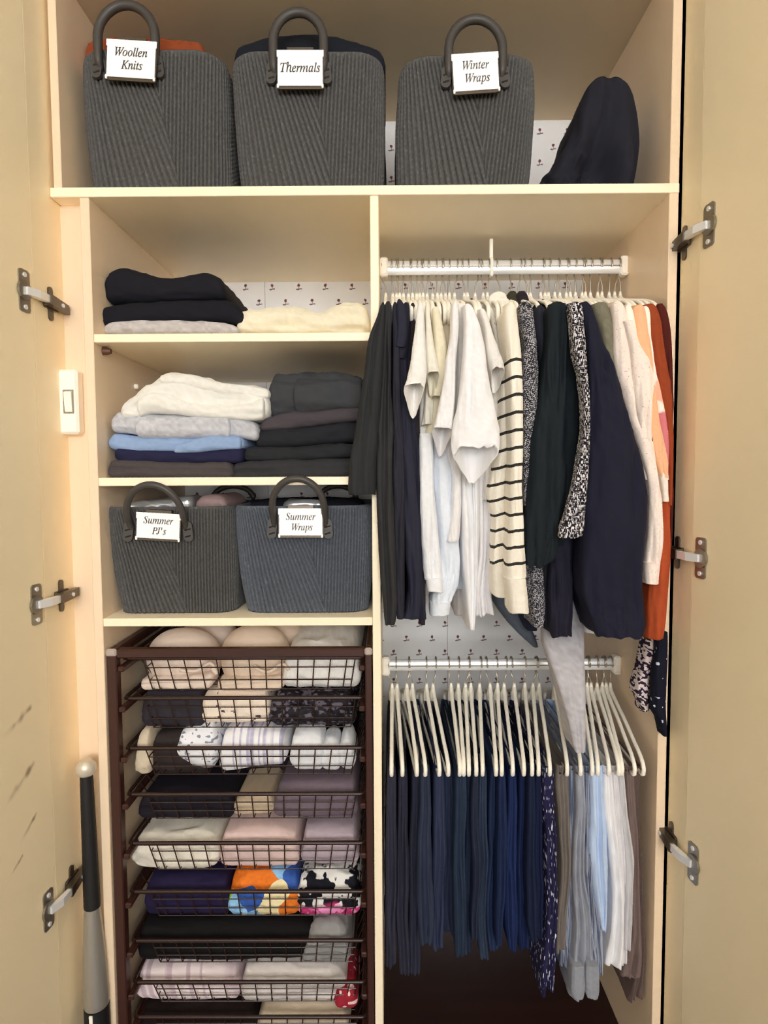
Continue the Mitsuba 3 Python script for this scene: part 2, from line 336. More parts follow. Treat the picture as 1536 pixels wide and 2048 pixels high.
UPH = [771, 785, 792.5, 799, 806.6, 816.7, 824.8, 832.9, 839, 846, 854, 865, 874.5, 882, 890.6, 898.7, 908.8, 928.5, 935, 950, 966, 975, 1000, 1021.8, 1036.7, 1054, 1061, 1081, 1090, 1097, 1109.4, 1119.5, 1132.4, 1140.5, 1151, 1164, 1171, 1181, 1195.4, 1204, 1218.4, 1229.3, 1240.6]
for i, px in enumerate(UPH):
    x = xw(px, 575, YR)
    hanger(x, x*.99-.001, ZU, -.004, ZU-.130, f'slim white plastic hanger, {ordinal(i)} from the left on the upper rail', 'hangers on the upper rail', i)
LOH = [(784, 783), (794, 805), (813.6, 834), (825, 851), (853, 879), (866, 897), (902, 919.5), (916.5, 927.6), (930.6, 937.7), (941.7, 952.4), (959, 965), (980, 992), (995, 1003.3), (1008, 1025.5), (1028.5, 1047.7),
       (1049.7, 1064), (1066, 1077), (1078, 1099.5), (1109.6, 1134), (1136, 1161), (1162, 1184), (1174, 1195.5), (1182, 1217.6), (1194, 1237), (1204.5, 1244), (1212, 1269), (1220.6, 1287)]
LOTX = []
for i, (a, b) in enumerate(LOH):
    xn, xt = xw(a, 1375, YR), xw(b, 1530, -.004); LOTX.append((xn, xt))
    hanger(xn, xt, ZL, -.006, ZL-.128, f'slim white trouser hanger, {ordinal(i)} from the left on the lower rail', 'hangers on the lower rail', i)

# ---------------------------------------------------------------- cloth makers
scene['mat_cloth'] = {'type': 'twosided', 'bsdf': {'type': 'principled', 'base_color': {'type': 'mesh_attribute', 'name': 'vertex_color'}, 'roughness': .85, 'specular': .25, 'sheen': .25}}
def vnoise(p, f, seed=0, octaves=3): return meshkit.fbm(np.asarray(p)*f, octaves, seed)
def tint(V, col, mel=.10, seed=0, f=170, slub=(1, 1, 1)):
    c = np.asarray(col, float)[None]*(1+mel*2*(vnoise(V*np.array(slub), f, seed, 2)-.5)[:, None])
    return np.clip(c*.86, 0.001, .9)
def ring_template(nf=22, ns=6, nb=7):
    th = np.linspace(-np.pi/2, np.pi/2, nf)
    u = [np.sign(np.sin(t))*abs(np.sin(t))**.8 for t in th]; c = [1-np.cos(t)**.8 for t in th]; b = [0.]*nf; nx = list(np.sin(th)); ny = list(-np.cos(th)); e = [0.]*nf
    for q in np.linspace(0, 1, ns+2)[1:-1]: u.append(1-.12*q); c.append(1.); b.append(q); nx.append(1.); ny.append(0.); e.append(0.)
    for t in np.linspace(np.pi/2, 3*np.pi/2, nb): u.append(.88*np.sin(t)); c.append(1.); b.append(1.); nx.append(np.sin(t)); ny.append(-np.cos(t)); e.append(-np.cos(t))
    for q in np.linspace(1, 0, ns+2)[1:-1]: u.append(-1+.12*q); c.append(1.); b.append(q); nx.append(-1.); ny.append(0.); e.append(0.)
    return [np.array(x, float) for x in (u, c, b, nx, ny, e)]
RT = ring_template()
def hang_mesh(rows, yf=-.02, depth=None, N=64, shoulder=True, flat=None, fold=.0035, freq=70., hem=.003, tilt=0., seed=0, cap=None, sway=.0015, hollow=True, pinch=0., pleat=0., npl=1):
    """Cloth hanging in the y-z plane. rows: (py, left px, right px[, y of its front]) of its front edge down the photograph; depth: how far it reaches back."""
    rows = sorted(rows); py = np.array([r[0] for r in rows], float)
    t = np.linspace(0, 1, N); t = .75*t+.25*(.5-.5*np.cos(np.pi*t)); q = py[0]+(py[-1]-py[0])*t
    xl = PchipInterpolator(py, [r[1] for r in rows])(q); xr = PchipInterpolator(py, [r[2] for r in rows])(q)
    yy = np.array([r[3] if len(r) > 3 else yf for r in rows], float); yq = PchipInterpolator(py, yy)(q)
    dep = (2*(YR-yq)) if depth is None else np.full(N, depth)
    L, R_ = PA(xl, q, yq), PA(xr, q, yq); xc, w, z = (L[:, 0]+R_[:, 0])/2, np.maximum((R_[:, 0]-L[:, 0])/2, .0015), (L[:, 2]+R_[:, 2])/2
    if shoulder: w = w*(.38+.62*np.sqrt(np.clip(1-(1-np.clip((q-q[0])/16, 0, 1))**2, 0, 1)))
    y0 = yq.copy(); z = z.copy()
    if shoulder:                                    # rise from the tip of the shoulder to the neck under the rail
        k = np.array([0., .3, .6, .85]); h0, ye = z[0], y0[0]; zn = max(h0+.008, ZU-.10)
        s2 = k**.8
        y0 = np.r_[(YR-.02)+(ye-(YR-.02))*s2, y0]; dep = np.r_[.04+(dep[0]-.04)*s2, dep]
        z = np.r_[zn+(h0-zn)*k**.9, z]; xc = np.r_[np.full(4, xc[0]), xc]; w = np.r_[w[0]*(.45+.4*k), w]; yq = np.r_[y0[:4], yq]
    n = len(z); u, c, b, nx, ny, e = RT; m = len(u)
    cp = np.minimum(np.maximum(w*(1.1 if cap is None else cap), .004), dep*.3)[:, None]
    X = xc[:, None]+w[:, None]*u[None]; Y = y0[:, None]+cp*c[None]+(dep[:, None]-2*cp)*b[None]+cp*e[None]*(b[None] >= 1)
    Z = np.repeat(z[:, None], m, 1)
    drop = np.clip((z[0]-z)/.16, 0, 1)[:, None]
    pts = np.stack([X*freq+seed*7.3, Y*freq*.55+seed*3.1, Z*freq*.075], -1)
    rid = 1-2*np.abs(meshkit.fbm(pts, 3, seed % 50)-.5)*2
    amp = np.minimum(fold, .55*w[:, None])*(.25+.75*drop)
    d = amp*(rid-.55)+.0012*(meshkit.fbm(np.stack([X, Y, Z], -1)*45+seed, 2)-.5)
    if pleat:
        for j_ in range(npl):
            wob = (-.5+(j_+1)/(npl+1))*1.5+.22*(meshkit.fbm(np.stack([Z[:, :1]*5+seed+9*j_, Z[:, :1]*0, Z[:, :1]*0], -1), 2)-.5)*2
            Y = Y+np.minimum(pleat, .9*w[:, None])*np.exp(-((u[None]-wob)/(.20 if npl == 1 else .13))**2)*(b[None] == 0)*(.3+.7*drop)
    X = X+d*nx[None]*.5; Y = Y+d*ny[None]*1.9
    X = X+sway*(meshkit.fbm(np.stack([Z*9+seed, Z*0, Z*0], -1), 2)-.5)*2*drop
    low = np.clip((np.arange(n)/(n-1)-.72)/.28, 0, 1)[:, None]**1.5
    fr = np.clip(1-(Y-y0[:, None])/np.maximum(dep[:, None], .01), 0, 1)
    Z = Z+low*(hem*2*(meshkit.fbm(np.stack([X*60, Y*30, X*0+seed], -1), 2)-.5)+tilt*(fr-.5)*2)
    if pinch: X = xc[:, None]+(X-xc[:, None])*(1-pinch*low*(1-fr)**1.2)
    if flat is not None: Z[0] = np.minimum(Z[0], flat)
    V = np.stack([X, Y, Z], -1).reshape(-1, 3); F = [grid_faces(n, m)]
    def add_ring(src, sc, dz, flip=False):
        nonlocal V
        ce = src.mean(0); r = ce+(src-ce)*sc; r[:, 2] = src[:, 2]+dz
        V = np.vstack([V, r]); return r
    i = np.arange(m); j = (i+1) % m
    def stitch(a, b_):
        F.append(np.stack([a+i, a+j, b_+j], 1)); F.append(np.stack([a+i, b_+j, b_+i], 1))
    # top
    V = np.vstack([V, V[:m].mean(0)[None]+[0, 0, .001]]); F.append(np.stack([j, i, i*0+len(V)-1], 1))
    last = (n-1)*m; src = V[last:last+m].copy()
    if hollow:
        a = len(V); r = add_ring(src, np.array([.90, .975, 1]), .001); stitch(last, a)
        up_ = max(1, int(np.argmin(np.abs(z-(z[-1]+min(.06, .4*(z[0]-z[-1])))))))
        b_ = len(V); r2 = add_ring(V[up_*m:(up_+1)*m].copy(), np.array([.80, .93, 1]), 0.); stitch(a, b_)
        V = np.vstack([V, r2.mean(0)[None]]); F.append(np.stack([b_+i, b_+j, i*0+len(V)-1], 1))
    else:
        V = np.vstack([V, src.mean(0)[None]]); F.append(np.stack([last+i, last+j, i*0+len(V)-1], 1))
    F = np.vstack(F)[:, ::-1]
    return trimesh.Trimesh(V, F, process=False)
def fold_mesh(rows, yf=.05, depth=.28, N=56, layers=1, wr=.0035, freq=28., seed=0, full=.75, end=.012, top_slope=0.):
    """A folded or bundled piece of cloth lying along x. rows: (px, top py, bottom py) of its front along the photograph."""
    rows = sorted(rows); px = np.array([r[0] for r in rows], float); t = np.linspace(0, 1, N); t = .6*t+.4*(.5-.5*np.cos(np.pi*t)); q = px[0]+(px[-1]-px[0])*t
    yt = PchipInterpolator(px, [r[1] for r in rows])(q); yb = PchipInterpolator(px, [r[2] for r in rows])(q)
    A, B_ = PA(q, yt, yf+.01), PA(q, yb, yf+.01); x = (A[:, 0]+B_[:, 0])/2; zc, h = (A[:, 2]+B_[:, 2])/2, np.maximum((A[:, 2]-B_[:, 2])/2, .002)
    dist = np.minimum(x-x[0], x[-1]-x); r = np.clip(dist/end, 0, 1); er = np.sqrt(np.clip(1-(1-r)**2, .02, 1))
    M1, M2, M3 = 22, 9, 7
    th = np.linspace(np.pi/2, -np.pi/2, M1); vz = np.sign(np.sin(th))*np.abs(np.sin(th))**full; cy = 1-np.abs(np.cos(th))**full
    tops = np.linspace(0, 1, M2+2)[1:-1]
    tb = np.linspace(-np.pi/2, np.pi/2, M3)
    uz = np.r_[vz, -np.ones(M2), np.sin(tb), np.ones(M2)]; cc = np.r_[cy, np.ones(M2+M3+M2)]; bb = np.r_[np.zeros(M1), tops, np.ones(M3), tops[::-1]]; ee = np.r_[np.zeros(M1+M2), np.cos(tb), np.zeros(M2)]
    nz = np.r_[np.sin(th), -np.ones(M2), np.sin(tb), np.ones(M2)]; nyv = np.r_[-np.cos(th), np.zeros(M2), np.cos(tb), np.zeros(M2)]
    hh = (h*(.35+.65*er))[:, None]; cap = np.minimum(h*1.0, .03)[:, None]; inset = ((1-er)*end*.9)[:, None]
    Y = yf+inset+cap*cc[None]+(depth-2*cap-2*inset)*bb[None]+cap*ee[None]
    Z = zc[:, None]+hh*uz[None]; X = np.repeat(x[:, None], len(uz), 1)
    Z = Z+top_slope*bb[None]*(uz[None] > 0)*depth
    pts = np.stack([X*freq*.6, Y*freq, Z*freq*1.3], -1)+seed*5.17
    rid = 1-4*np.abs(meshkit.fbm(pts, 3, seed % 60)-.5)
    d = np.minimum(wr, hh*.35)*(rid-.4)+.001*(meshkit.fbm(pts*4, 2, seed)-.5)
    if layers > 1:
        ph = (np.arcsin(np.clip(uz, -1, 1))/np.pi+.5)*layers
        wav = .12*(meshkit.fbm(np.stack([X*14+seed, X*0, X*0], -1), 2)-.5)*2
        k = np.abs((ph[None]+wav) % 1-.5)*2
        d = d-np.minimum(.006, hh*.5)*np.clip((k-.70)/.30, 0, 1)**1.5*(bb[None] == 0)*((ph[None]+wav > .35) & (ph[None]+wav < layers-.35))
    Y = Y+d*nyv[None]*1.2; Z = Z+d*nz[None]*np.where(nz[None] > 0, 1, .25)
    V = np.stack([X, Y, Z], -1).reshape(-1, 3); m = len(uz); F = [grid_faces(N, m)]; i = np.arange(m); j = (i+1) % m
    V = np.vstack([V, V[:m].mean(0)[None], V[(N-1)*m:N*m].mean(0)[None]])
    F += [np.stack([j, i, i*0+N*m], 1), np.stack([(N-1)*m+i, (N-1)*m+j, i*0+N*m+1], 1)]
    return trimesh.Trimesh(V, np.vstack(F), process=False)
SEED = [10]
def clothes(name, label, catg, mesh, col, mat_=None, group=None, part=None, mel=.10, f=170, slub=(1, 1, 1)):
    """One piece of cloth as a thing of its own, or as a part of one."""
    SEED[0] += 1
    if part is None:
        k = numbered(name)
    else:
        k = numbered(part+'__'+name)
    if mat_: scene[k] = mikit.ply(mesh, mat_, smooth=True)
    else: scene[k] = mikit.ply(mesh, 'mat_cloth', smooth=True, color=tint(mesh.vertices, col, mel, SEED[0] % 40, f, slub))
    if part is None:
        labels[k] = {'label': label, 'category': catg}
        if group: labels[k]['group'] = group
    elif label: labels[k] = {'label': label}
    return k
def folded(name, label, catg, rows, col, mat_=None, group=None, mel=.10, flaps=(), **kw):
    SEED[0] += 1; kw.setdefault('seed', SEED[0])
    if flaps:
        k = thing(name, label, catg, group); kk = dict(kw)
        clothes('body', None, None, fold_mesh(rows, **kw), srgb(*col) if col else None, mat_, part=k, mel=mel)
        for nm, fr_, dy, dp in flaps:
            kk.update(yf=kw.get('yf', .05)+dy, depth=dp, layers=1, wr=min(kw.get('wr', .0035), .005), end=.005)
            clothes(nm, None, None, fold_mesh(fr_, **kk), srgb(*col) if col else None, mat_, part=k, mel=mel)
        return k
    return clothes(name, label, catg, fold_mesh(rows, **kw), srgb(*col) if col else None, mat_, group, mel=mel)

# ---------------------------------------------------------------- knitted storage baskets
GLYPH = {'W':[176,[[[[12,134],[13,138],[68,138],[67,134],[54,132],[49,120],[46,54],[47,37],[96,106],[95,128],[90,133],[80,134],[80,138],[133,138],[132,134],[122,133],[118,129],[116,122],[113,37],[169,122],[170,130],[162,134],[156,134],[156,137],[198,138],[198,134],[189,132],[174,115],[96,-3],[91,-3],[95,76],[94,89],[30,-2],[25,-3],[29,125],[26,131]]]]],'o':[104,[[[[-1,40],[6,59],[16,73],[28,84],[45,93],[67,95],[77,92],[88,83],[92,75],[93,53],[85,33],[79,24],[67,12],[50,2],[38,-1],[25,-1],[10,5],[5,10],[0,20]],[[18,18],[20,11],[24,7],[30,5],[37,5],[49,10],[59,20],[68,35],[75,57],[76,73],[75,79],[70,87],[62,90],[55,90],[45,86],[35,77],[28,67],[20,48],[17,36]]]]],'l':[51,[[[[-1,8],[5,36],[30,124],[30,132],[27,135],[17,137],[20,140],[50,144],[51,140],[49,132],[20,32],[17,20],[17,12],[20,11],[24,12],[36,25],[39,21],[27,7],[13,-1],[6,-1],[2,1]]]]],'e':[86,[[[[-1,38],[2,50],[8,62],[14,71],[30,86],[41,92],[52,95],[68,94],[76,87],[76,73],[73,67],[65,59],[51,51],[39,47],[18,43],[18,20],[21,14],[27,10],[43,10],[56,16],[65,25],[69,23],[66,18],[54,7],[45,2],[33,-1],[20,-1],[10,3],[4,9],[0,18]],[[25,65],[20,48],[33,51],[48,58],[59,71],[61,79],[60,87],[56,90],[51,90],[39,84]]]]],'n':[108,[[[[-3,0],[18,74],[18,83],[15,85],[5,86],[5,88],[7,90],[21,91],[36,95],[40,94],[30,58],[46,77],[64,91],[74,95],[83,95],[87,93],[90,88],[89,72],[75,27],[73,15],[76,12],[81,13],[90,23],[91,27],[94,28],[96,25],[87,11],[80,4],[70,-1],[63,-1],[59,1],[56,7],[57,18],[72,73],[71,82],[65,83],[55,78],[41,64],[31,50],[21,29],[13,0]]]]],'K':[135,[[[[-10,0],[-9,4],[4,6],[11,15],[37,112],[39,129],[34,133],[24,134],[25,138],[80,138],[79,134],[66,132],[60,124],[47,76],[49,74],[109,122],[111,126],[111,132],[100,134],[101,138],[149,138],[148,134],[139,133],[124,124],[67,78],[110,14],[118,7],[130,4],[130,0],[70,0],[71,4],[78,4],[85,7],[85,15],[48,69],[44,65],[31,15],[32,8],[34,6],[48,4],[48,1]]]]],'i':[53,[[[[26,126],[28,135],[34,139],[42,138],[47,131],[46,123],[40,118],[31,119]]],[[[0,6],[0,15],[4,31],[18,78],[16,85],[7,86],[5,88],[6,90],[10,91],[38,95],[39,90],[18,23],[17,15],[19,11],[23,11],[38,26],[41,22],[30,9],[20,1],[6,-1]]]]],'t':[56,[[[[0,6],[1,18],[19,83],[18,86],[6,86],[6,90],[23,97],[35,109],[40,118],[45,118],[38,93],[54,92],[54,89],[53,86],[37,86],[35,85],[19,24],[18,12],[22,11],[28,14],[36,25],[40,23],[40,21],[27,6],[17,0],[6,-1]]]]],'s':[74,[[[[-7,0],[-2,30],[1,30],[5,13],[14,5],[28,5],[35,11],[37,16],[37,27],[18,53],[12,66],[12,78],[15,85],[21,91],[31,95],[44,95],[55,91],[59,91],[62,95],[66,95],[62,65],[58,65],[54,82],[46,89],[35,90],[29,86],[27,81],[29,70],[47,47],[53,34],[53,20],[48,10],[40,3],[29,-1]]]]],'T':[125,[[[[13,105],[22,138],[137,138],[131,104],[127,104],[127,117],[121,128],[110,131],[93,131],[89,128],[59,17],[59,11],[62,6],[69,4],[79,4],[78,0],[15,0],[15,4],[23,4],[32,7],[38,15],[68,123],[68,130],[49,131],[35,128],[26,122],[18,105]]]]],'h':[120,[[[[8,0],[35,130],[35,137],[33,141],[20,144],[21,152],[58,152],[43,82],[46,83],[50,91],[61,102],[72,108],[87,109],[98,104],[103,93],[103,81],[93,37],[92,16],[96,11],[103,11],[112,15],[115,9],[106,2],[95,-2],[86,-2],[76,4],[73,10],[72,21],[75,42],[83,75],[84,87],[80,95],[71,96],[63,93],[54,85],[40,63],[26,0]]]]],'r':[67,[[[[-4,0],[17,76],[14,83],[4,84],[4,88],[37,94],[37,89],[28,59],[29,58],[45,82],[55,92],[59,94],[67,93],[71,85],[69,76],[63,71],[57,71],[53,73],[49,78],[32,55],[21,30],[13,1]]]]],'m':[164,[[[[-4,0],[18,76],[17,85],[5,87],[6,91],[18,91],[34,95],[39,94],[29,57],[53,84],[70,94],[83,95],[90,89],[90,75],[87,59],[99,75],[118,91],[129,95],[138,95],[144,91],[146,84],[145,75],[129,19],[129,15],[132,12],[137,13],[148,27],[151,25],[151,22],[135,3],[126,-1],[118,-1],[112,6],[113,21],[128,73],[127,82],[120,83],[110,78],[98,66],[89,53],[76,27],[68,0],[52,0],[73,73],[72,82],[66,83],[60,81],[47,71],[32,52],[21,29],[12,0]]]]],'a':[102,[[[[-2,29],[2,46],[10,63],[17,73],[30,86],[49,95],[62,94],[69,86],[72,93],[87,93],[67,23],[66,13],[68,12],[73,13],[83,25],[87,22],[70,3],[62,-1],[55,-1],[51,2],[50,13],[55,29],[54,31],[46,19],[34,6],[20,-1],[10,-1],[4,2],[-1,10]],[[16,32],[18,14],[22,12],[32,14],[43,24],[52,37],[62,58],[65,71],[65,82],[61,89],[52,90],[44,87],[30,72],[18,42]]]]],'p':[101,[[[[-28,-43],[-28,-39],[-15,-37],[-10,-30],[11,50],[18,81],[13,86],[5,86],[5,89],[38,95],[39,91],[35,81],[36,79],[47,89],[58,94],[73,95],[81,92],[90,81],[92,65],[87,44],[76,25],[60,9],[45,1],[37,-1],[24,-1],[14,2],[7,-34],[12,-38],[23,-39],[22,-43]],[[19,18],[21,6],[26,4],[41,6],[57,20],[63,29],[71,49],[74,64],[73,76],[68,84],[63,86],[52,85],[46,82],[34,68],[28,53]]]]],'S':[110,[[[[1,-1],[8,45],[11,45],[12,43],[13,30],[17,19],[25,10],[34,6],[47,5],[57,8],[65,15],[70,27],[70,38],[66,48],[58,59],[35,82],[29,92],[26,102],[26,112],[33,129],[42,137],[59,143],[75,143],[92,138],[98,139],[101,143],[105,143],[98,102],[95,102],[94,115],[90,126],[84,133],[77,136],[64,137],[57,135],[50,129],[46,119],[46,111],[49,102],[56,92],[79,69],[87,56],[90,37],[88,26],[82,15],[69,4],[53,-1],[32,0],[15,6],[10,6],[5,2],[5,-1]]]]],'u':[108,[[[[1,9],[4,32],[17,79],[14,86],[4,87],[5,91],[38,95],[36,83],[18,22],[18,13],[22,11],[26,11],[36,16],[47,27],[59,44],[70,66],[77,92],[93,93],[73,15],[75,11],[79,11],[90,20],[93,26],[96,25],[96,22],[91,14],[81,4],[71,-1],[62,-1],[57,3],[56,14],[63,42],[47,20],[27,2],[18,-1],[10,-1],[3,4]]]]],'P':[120,[[[[-10,0],[-9,4],[4,6],[10,13],[36,108],[39,120],[39,128],[34,133],[24,134],[25,138],[90,138],[100,136],[111,131],[120,119],[122,105],[118,90],[108,78],[96,71],[83,67],[46,66],[44,65],[31,12],[32,8],[36,5],[49,4],[48,0]],[[48,74],[50,72],[65,72],[75,74],[86,79],[94,87],[99,102],[99,113],[96,123],[91,128],[79,132],[69,132],[62,128],[48,80]]]]],'J':[76,[[[[-15,12],[-14,23],[-7,28],[-2,28],[4,24],[5,15],[3,10],[4,6],[13,6],[17,14],[46,122],[46,131],[41,134],[29,135],[30,140],[87,140],[86,135],[73,133],[67,124],[45,38],[40,24],[33,12],[25,4],[12,-1],[1,-1],[-6,1],[-13,7]]]]],"'":[45,[[[[17,91],[13,143],[32,143],[28,91]]]]]}
from shapely.geometry import Polygon
def lettering(text, h, th=.0008):
    """Slanted serif lettering centred on the origin in the xz plane, facing -y; capitals about h tall."""
    x, ms, k = 0.0, [], h/138.0
    for ch in text:
        if ch == ' ': x += 55; continue
        adv, polys = GLYPH[ch]
        for rings in polys:
            m = trimesh.creation.extrude_polygon(Polygon([(a+x, b) for a, b in rings[0]], [[(a+x, b) for a, b in r] for r in rings[1:]]), th/k, engine='earcut')
            ms.append(m)
        x += adv-(8 if ch in 'WTP' else 0)+(14 if ch in "J'" else 0)
    m = cat(ms); m.apply_translation((-x/2, 0, 0)); m.apply_scale([k*.84, k, k])
    m.apply_transform(np.array([[1, 0, 0, 0], [0, 0, -1, 0], [0, 1, 0, 0], [0, 0, 0, 1.0]])); return m
def knit_h(p, n, uv):
    """Chains of stitches along each rib; the ribs themselves are in the mesh."""
    k = dr.floor(uv.x+.5); f = uv.x-k; v = uv.y+.5*(k-2*dr.floor(k/2))-.55*dr.abs(f)*2
    w = v-dr.floor(v)-.5
    return dr.exp(-dr.square(w*2.6))*(1-.8*smoothstep(.25, .5, dr.abs(f)))+.25*noise(p.x*900, p.y*900, p.z*900)
def knit_mat(name, c):
    col = mikit.proc(lambda p, n, uv: mi.Color3f(*map(float, srgb(*c)))*(.70+.35*noise(p.x*420, p.y*420, p.z*240)+.35*smoothstep(.74, .95, noise(p.x*260, p.y*260, p.z*170))))
    scene[name] = {'type': 'twosided', 'bsdf': {'type': 'bumpmap', 'arbitrary': mikit.proc(knit_h, eps=4e-4), 'scale': .0022,
                   'bsdf': {'type': 'principled', 'base_color': col, 'roughness': .9, 'specular': .2, 'sheen': .3}}}
knit_mat('mat_knit', (94, 94, 94)); knit_mat('mat_knit_blue', (98, 104, 114))
mat('mat_leather', srgb(60, 57, 55), .5)
mat('mat_label', srgb(250, 250, 250), .35)
def basket(lines, label, top, bot, pyt, zb, Yf, depth, knit, hx, hy, lab, seed, lead, back_handle=False, pitch=.0066, lean_=.05, hr=1.0):
    B_ = thing('storage_basket', label, 'basket', 'knitted storage baskets')
    tl, tr, bl, br = P(top[0], pyt, Yf), P(top[1], pyt, Yf), P(bot[0], 0, Yf), P(bot[1], 0, Yf)
    zt = (tl[2]+tr[2])/2; H = zt-zb
    # bottom corners: take their px at the level of the base
    def at_z(px, z):
        lo, hi = -500., 3500.
        for _ in range(40):
            mid = (lo+hi)/2
            if P(px, mid, Yf)[2] > z: lo = mid
            else: hi = mid
        return P(px, mid, Yf)[0]
    pyb_l = 373 if zb > CAMZ else 1228
    x0b, x1b = P(bot[0], pyb_l, Yf)[0], P(bot[1], pyb_l, Yf)[0]
    x0t, x1t = tl[0], tr[0]
    from shapely.geometry import box as sb
    def ring(x0, x1, y0, y1, r, n_per):
        # rounded rectangle starting at the middle of the back, dense on the front
        seg = []
        def arc(cx, cy, a0, a1, n): 
            a = np.linspace(a0, a1, n, endpoint=False); seg.append(np.stack([cx+r*np.cos(a), cy+r*np.sin(a), np.cos(a), np.sin(a)], 1))
        def line(p, q, nrm, n):
            s_ = np.linspace(0, 1, n, endpoint=False)[:, None]; seg.append(np.hstack([np.array(p)+(np.array(q)-np.array(p))*s_, np.tile(nrm, (n, 1))]))
        nf, ns, nc, nb = n_per
        line((x0+r, y0), (x1-r, y0), (0, -1), nf); arc(x1-r, y0+r, -np.pi/2, 0, nc); line((x1, y0+r), (x1, y1-r), (1, 0), ns); arc(x1-r, y1-r, 0, np.pi/2, 8)
        line((x1-r, y1), (x0+r, y1), (0, 1), nb); arc(x0+r, y1-r, np.pi/2, np.pi, 8); line((x0, y1-r), (x0, y0+r), (-1, 0), ns); arc(x0+r, y0+r, np.pi, 1.5*np.pi, nc)
        return np.vstack(seg)
    Wt = x1t-x0t; nper = (int(Wt*.62/pitch*9), int(depth*.7/pitch*4), int(.08/pitch*7), 30)
    rows = 64; V = []; UV = []
    per = None
    for k in range(rows):
        f = k/(rows-1); td = f*H                                   # from the rim down
        x0, x1 = x0t+(x0b-x0t)*f, x1t+(x1b-x1t)*f
        bulge = .004*math.sin(math.pi*f)
        R0 = ring(x0-bulge, x1+bulge, Yf+.012*f-bulge*.6, Yf+depth-.012*f, .05-.012*f, nper)
        d = np.r_[0, np.cumsum(np.linalg.norm(np.diff(R0[:, :2], axis=0), axis=1))]
        sc = (d-d[nper[0]//2])                                     # arc from the middle of the front
        half = d[-1]/2; sc = np.where(sc > half, sc-d[-1]-.002, sc)
        seam = .004+.16*td+lead
        left = (sc < seam)
        aL = (sc-td*.44)/(1+.75*np.clip(td, 0, 1)/Wt)
        aL = np.where(sc < -Wt*.75, sc, aL); aR = (sc+td*.10)/(1+.05*td/Wt)
        a = np.where(left, aL, aR-.0037)
        rib = .5+.5*np.cos(2*np.pi*a/pitch)
        st = .5+.5*np.cos(2*np.pi*(td/.0062)+np.where(np.floor(a/pitch) % 2 > .5, np.pi, 0))
        ed = min(1, k/2.5)
        off = .0052*min(1, pitch/.0066)*(np.sqrt(rib)-.6)*ed  - .0012*np.exp(-((sc-seam)/.002)**2)*ed
        lump = .006*(meshkit.fbm(np.stack([R0[:, 0]*9, R0[:, 1]*9, np.full(len(R0), zb+H*(1-f))*9], 1)+seed, 2)-.5)
        zz_ = zt-td+.004*(meshkit.fbm(np.stack([R0[:, 0]*16, R0[:, 1]*16, R0[:, 0]*0+seed], 1), 2)-.5)*(1-f)
        V.append(np.stack([R0[:, 0]+R0[:, 2]*(off+lump), R0[:, 1]+R0[:, 3]*(off+lump), zz_], 1)); UV.append(np.stack([a/pitch, td/(pitch*1.15)+a*0], 1))
    m = len(V[0]); ce = V[0].mean(0)
    def inner(src, w_, z):
        q = src.copy(); dv = q[:, :2]-ce[:2]; q[:, :2] -= dv/np.linalg.norm(dv, axis=1, keepdims=True)*w_; q[:, 2] = z; return q
    ins = [inner(V[0], .003, V[0][:, 2]+.0025), inner(V[0], .007, V[0][:, 2]+.001), inner(V[0], .009, zt-.02), inner(V[-1], .012, zb+.012)]
    VV = np.vstack(V[::-1][:0]+ins[::-1]+V); n_ = len(ins)+rows
    F = [grid_faces(n_, m)]; i = np.arange(m); j = (i+1) % m
    VV = np.vstack([VV, VV[:m].mean(0)[None], VV[(n_-1)*m:n_*m].mean(0)[None]])
    F += [np.stack([i, j, i*0+n_*m], 1)[:, ::-1], np.stack([(n_-1)*m+j, (n_-1)*m+i, i*0+n_*m+1], 1)[:, ::-1]]
    me = trimesh.Trimesh(VV, np.vstack(F), process=False)
    if me.volume < 0: me.invert()
    uvs = np.vstack([np.zeros((len(ins)*m, 2))]+UV+[np.zeros((2, 2))])
    obj('body', me, knit, B_, smooth=True, uv=uvs)
    # handle: an arch of covered cord with flattened ends stitched to the front
    def handle(xa, xb, ytop, ybot, y, lean):
        a, b, tp = P(xa, ybot, y), P(xb, ybot, y), P((xa+xb)/2, ytop, y)
        cx, rx = (a[0]+b[0])/2, (b[0]-a[0])/2; z0 = min(a[2], b[2]); zm = tp[2]
        rz = min(rx*1.08, zm-z0); zs = zm-rz
        pts = [(a[0]+.002, y+.002, z0-.008), (a[0], y-.004, z0+.008)]+[(cx-rx*math.cos(t)*(1-.03*math.sin(t)), y-.006+lean*(z-z0), z) for t in np.linspace(0, math.pi, 26) for z in [zs+rz*math.sin(t)]]+[(b[0], y-.004, z0+.008), (b[0]-.002, y+.002, z0-.008)]
        c = curve(pts, 60); rr = np.interp(np.linspace(0, 1, 60), [0, .05, .14, .86, .95, 1], np.array([.004, .0068, .0078, .0078, .0068, .004])*hr)
        return tube(c, rr, 10), a, b
    hm, ha, hb = handle(hx[0], hx[1], hy[0], hy[1], Yf-.006, lean_)
    hk = obj('handle', hm, 'mat_leather', B_, smooth=True)
    for e_, sg in ((ha, -1), (hb, 1)):
        tab = put(rounded_plate(.017, .036, .006, .008), frame(np.array([e_[0]+sg*.004, Yf-.0035, e_[2]-.006]), np.array([1.0, 0, sg*.10]), np.array([0, -1.0, 0]), np.array([-sg*.10, 0, 1.0])))
        obj('tab', tab, 'mat_leather', hk)
        st_ = cat([pill((e_[0]+sg*.004-.005, Yf-.0100, e_[2]+dz), (e_[0]+sg*.004+.005, Yf-.0100, e_[2]+dz+.003), .0013, 6) for dz in (-.004, -.016)])
        obj('stitch', st_, 'mat_black', hk)
